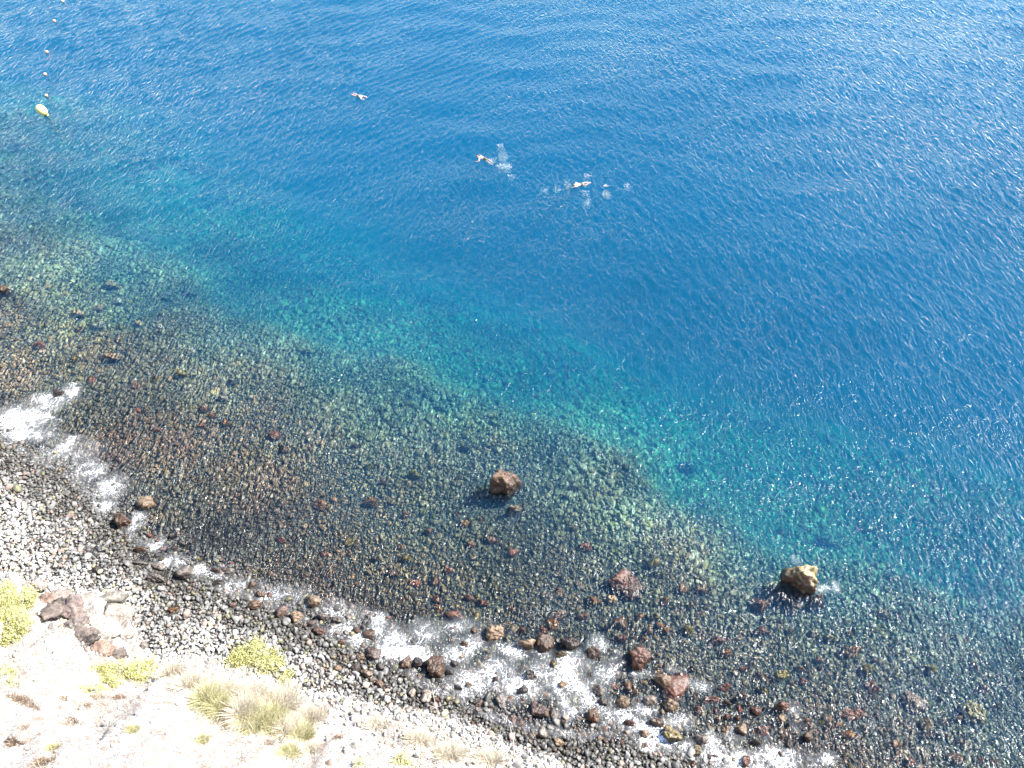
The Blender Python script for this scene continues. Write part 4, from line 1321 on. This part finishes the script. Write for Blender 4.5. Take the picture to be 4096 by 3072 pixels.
# ------------------------------------------------------------------ people in the water
def skin_body(name, verts, edges, radii, mat, parent, root=0):
    me = bpy.data.meshes.new(name)
    me.from_pydata([Vector(v) for v in verts], edges, [])
    me.materials.append(mat)
    o = obj(name, me, parent)
    sk = o.modifiers.new('skin', 'SKIN'); sk.use_smooth_shade = True
    lay = me.skin_vertices[0].data
    for i, rd in enumerate(radii):
        lay[i].radius = (rd, rd * .9) if not isinstance(rd, tuple) else rd
        lay[i].use_root = (i == root)
    ss = o.modifiers.new('sub', 'SUBSURF'); ss.levels = 1; ss.render_levels = 1
    return o

def swimmer(px, py, heading, label, pose, hair, shirt=False, zc=.03):
    x, y, s = at(px, py)
    root = empty('person', (x, y, 0)); root.scale = (1.1, 1.1, 1.1); root.rotation_euler = (0, 0, heading)
    tag(root, label, 'person', 'swimmers far out')
    # +X to the head, +Y to the left hand, lying face down
    V = [(0, 0, 0), (.18, 0, .02), (.40, 0, .05), (.54, 0, .05), (.68, 0, .07)]
    E = [(0, 1), (1, 2), (2, 3), (3, 4)]
    Rr = [(.16, .11), (.145, .105), (.18, .115), (.07, .07), (.10, .105)]
    def limb(start, pts, rads):
        p = start
        for q, rd in zip(pts, rads):
            V.append(q); Rr.append(rd); E.append((p, len(V) - 1)); p = len(V) - 1
        return p
    for sd in (1, -1):
        if pose == 'glide':
            arm = [(.42, .19 * sd, .04), (.62, .34 * sd, .0), (.84, .26 * sd, .02)]
            leg = [(-.06, .10 * sd, 0), (-.45, .16 * sd, -.03), (-.86, .14 * sd, .0), (-.98, .14 * sd, -.02)]
        elif pose == 'stroke':
            arm = [(.42, .19 * sd, .04), (.66, .30 * sd, .12), (.88, .22 * sd, .02)] if sd > 0 else [(.42, .19 * sd, .02), (.30, .42 * sd, -.04), (.12, .52 * sd, -.10)]
            leg = [(-.06, .10 * sd, 0), (-.46, .13 * sd, -.05 - .05 * sd), (-.86, .12 * sd, .02 + .06 * sd), (-.98, .12 * sd, .02 + .06 * sd)]
        else:
            arm = [(.42, .19 * sd, .0), (.34, .44 * sd, -.08), (.56, .56 * sd, -.08)]
            leg = [(-.06, .10 * sd, -.04), (-.42, .18 * sd, -.22), (-.80, .16 * sd, -.42), (-.92, .16 * sd, -.46)]
        hnd = limb(2, arm, [(.065, .06), (.045, .045), (.032, .03)])
        hp = Vector(V[hnd]); dd = (hp - Vector(V[hnd - 1])).normalized(); sdv = Vector((-dd.y, dd.x, 0))
        limb(hnd, [tuple(hp + dd * .07)], [(.038, .016)])
        palm = len(V) - 1
        for fi, (o_, ln) in enumerate(((-.028, .07), (-.01, .085), (.01, .08), (.028, .065))):
            limb(palm, [tuple(hp + dd * (.075 + ln * .5) + sdv * o_), tuple(hp + dd * (.075 + ln) + sdv * o_ * 1.3)], [.009, .008])
        limb(hnd, [tuple(hp + dd * .05 - sdv * .045 * sd)], [.010])
        limb(0, leg, [(.09, .085), (.062, .06), (.042, .04), (.05, .025)])
    V2 = [(a, b, c + zc) for a, b, c in V]
    skin_body('body', V2, E, Rr, M_SKIN, root)
    # hair cap, face, clothes
    v, f = ICO[3]
    hv = v * np.array([.115, .105, .12]) + np.array([.675, 0, .095 + zc])
    cap = v[:, 2] - .35 * v[:, 0] > -.15
    hv = np.where(cap[:, None], hv, hv * 1.0 - np.array([0, 0, .012]))
    obj('hair', mesh_np('hair', hv, f[cap[f].all(axis=1)], hair), root)
    v, f = lathe([(.165, -.20), (.172, -.08), (.165, .06), (.15, .10)], 16)
    sv = np.stack([v[:, 2], v[:, 0] * 1.05, v[:, 1] * .74], 1) + np.array([-.02, 0, zc])
    obj('shorts', mesh_np('shorts', sv, f, M_SHORTS), root)
    if shirt:
        v, f = lathe([(.155, .12), (.165, .22), (.195, .36), (.19, .44), (.12, .51)], 16)
        sv = np.stack([v[:, 2], v[:, 0] * 1.06, v[:, 1] * .68], 1) + np.array([0, 0, zc + .035])
        obj('shirt', mesh_np('shirt', sv, f, M_SHIRT), root)
    return root
swimmer(1436, 388, math.radians(-35), 'swimmer gliding face down in a pale top, dark hair, farthest from the shore', 'glide', M_HAIR, True, .10)
swimmer(1936, 632, math.radians(165), 'swimmer with light brown hair low in the water left of the bubbles', 'tread', M_HAIR2, False, -.03)
swimmer(2322, 738, math.radians(200), 'swimmer with one arm reaching forward amid small splashes', 'stroke', M_HAIR2, False, .0)

# ------------------------------------------------------------------ bubbles and splashes
def bubble_patch(px, py, w, h, label, froth=90, under=160, deep=1.6):
    froth, under = int(froth * .6), int(under * .45)
    x, y, s = at(px, py)
    root = empty('bubble_patch', (x, y, 0))
    tag(root, label, 'bubbles', 'patches of bubbles and splash')
    rr = np.random.default_rng(int(px * 3 + py))
    v0, f0 = ICO[1]
    def cloud(n, zf, r0, r1):
        a = rr.uniform(0, 6.28, n); q = np.sqrt(rr.random(n)) * rr.uniform(.6, 1.1, n)
        P = np.stack([np.cos(a) * q * w * s / 2, np.sin(a) * q * h * s / 1.1, zf(n)], 1)
        rad = rr.uniform(r0, r1, n)
        sq = rr.uniform(.5, 1.5, (n, 1, 3))
        V = (P[:, None, :] + v0[None] * rad[:, None, None] * sq).reshape(-1, 3)
        F = (f0[None] + (np.arange(n) * len(v0))[:, None, None]).reshape(-1, 3)
        return V, F
    if froth:
        V, F = cloud(froth, lambda n: rr.uniform(.0, .08, n), .014, .04)
        obj('froth', mesh_np('froth', V, F, M_BUBBLE), root)
    if under:
        V, F = cloud(int(under * 5), lambda n: -.2 - rr.random(n) * deep * .25, .012, .03)
        obj('underwater_bubbles', mesh_np('underwater_bubbles', V, F, M_BUBBLE), root)
bubble_patch(2002, 582, 36, 18, 'small white splash at the top of a turquoise column of bubbles', 60, 60)
bubble_patch(2010, 612, 44, 44, 'turquoise column of bubbles under the small white splash', 0, 260, 2.2)
bubble_patch(2018, 664, 74, 30, 'largest oval patch of white froth, below the turquoise column', 240, 160)
bubble_patch(2050, 703, 40, 10, 'thin streak of froth below the largest froth patch', 40, 20)
bubble_patch(1968, 628, 44, 20, 'faint turquoise bubbles right of the swimmer low in the water', 0, 90, 2.2)
bubble_patch(2228, 738, 40, 24, 'faint deep bubbles left of the upright bubble plume', 0, 70, 2.6)
bubble_patch(2180, 745, 40, 30, 'very faint deep bubbles, farthest left of the lower row', 0, 60, 3.0)
bubble_patch(2272, 732, 30, 36, 'upright pale bubble plume left of the reaching swimmer', 26, 130)
bubble_patch(2348, 704, 36, 20, 'scattered splash drops above the reaching swimmer', 46, 10)
bubble_patch(2342, 768, 40, 8, 'thin curved line of froth under the reaching swimmer', 36, 30)
bubble_patch(2348, 795, 34, 30, 'turquoise bubbles below the curved line of froth', 0, 110, 2.2)
bubble_patch(2424, 744, 22, 8, 'bright white cap of froth on a bell shaped bubble cloud', 70, 0)
bubble_patch(2426, 766, 34, 34, 'bell shaped light blue cloud of bubbles', 0, 260, 1.2)
bubble_patch(2510, 744, 36, 24, 'scattered white splash farthest right', 64, 20)
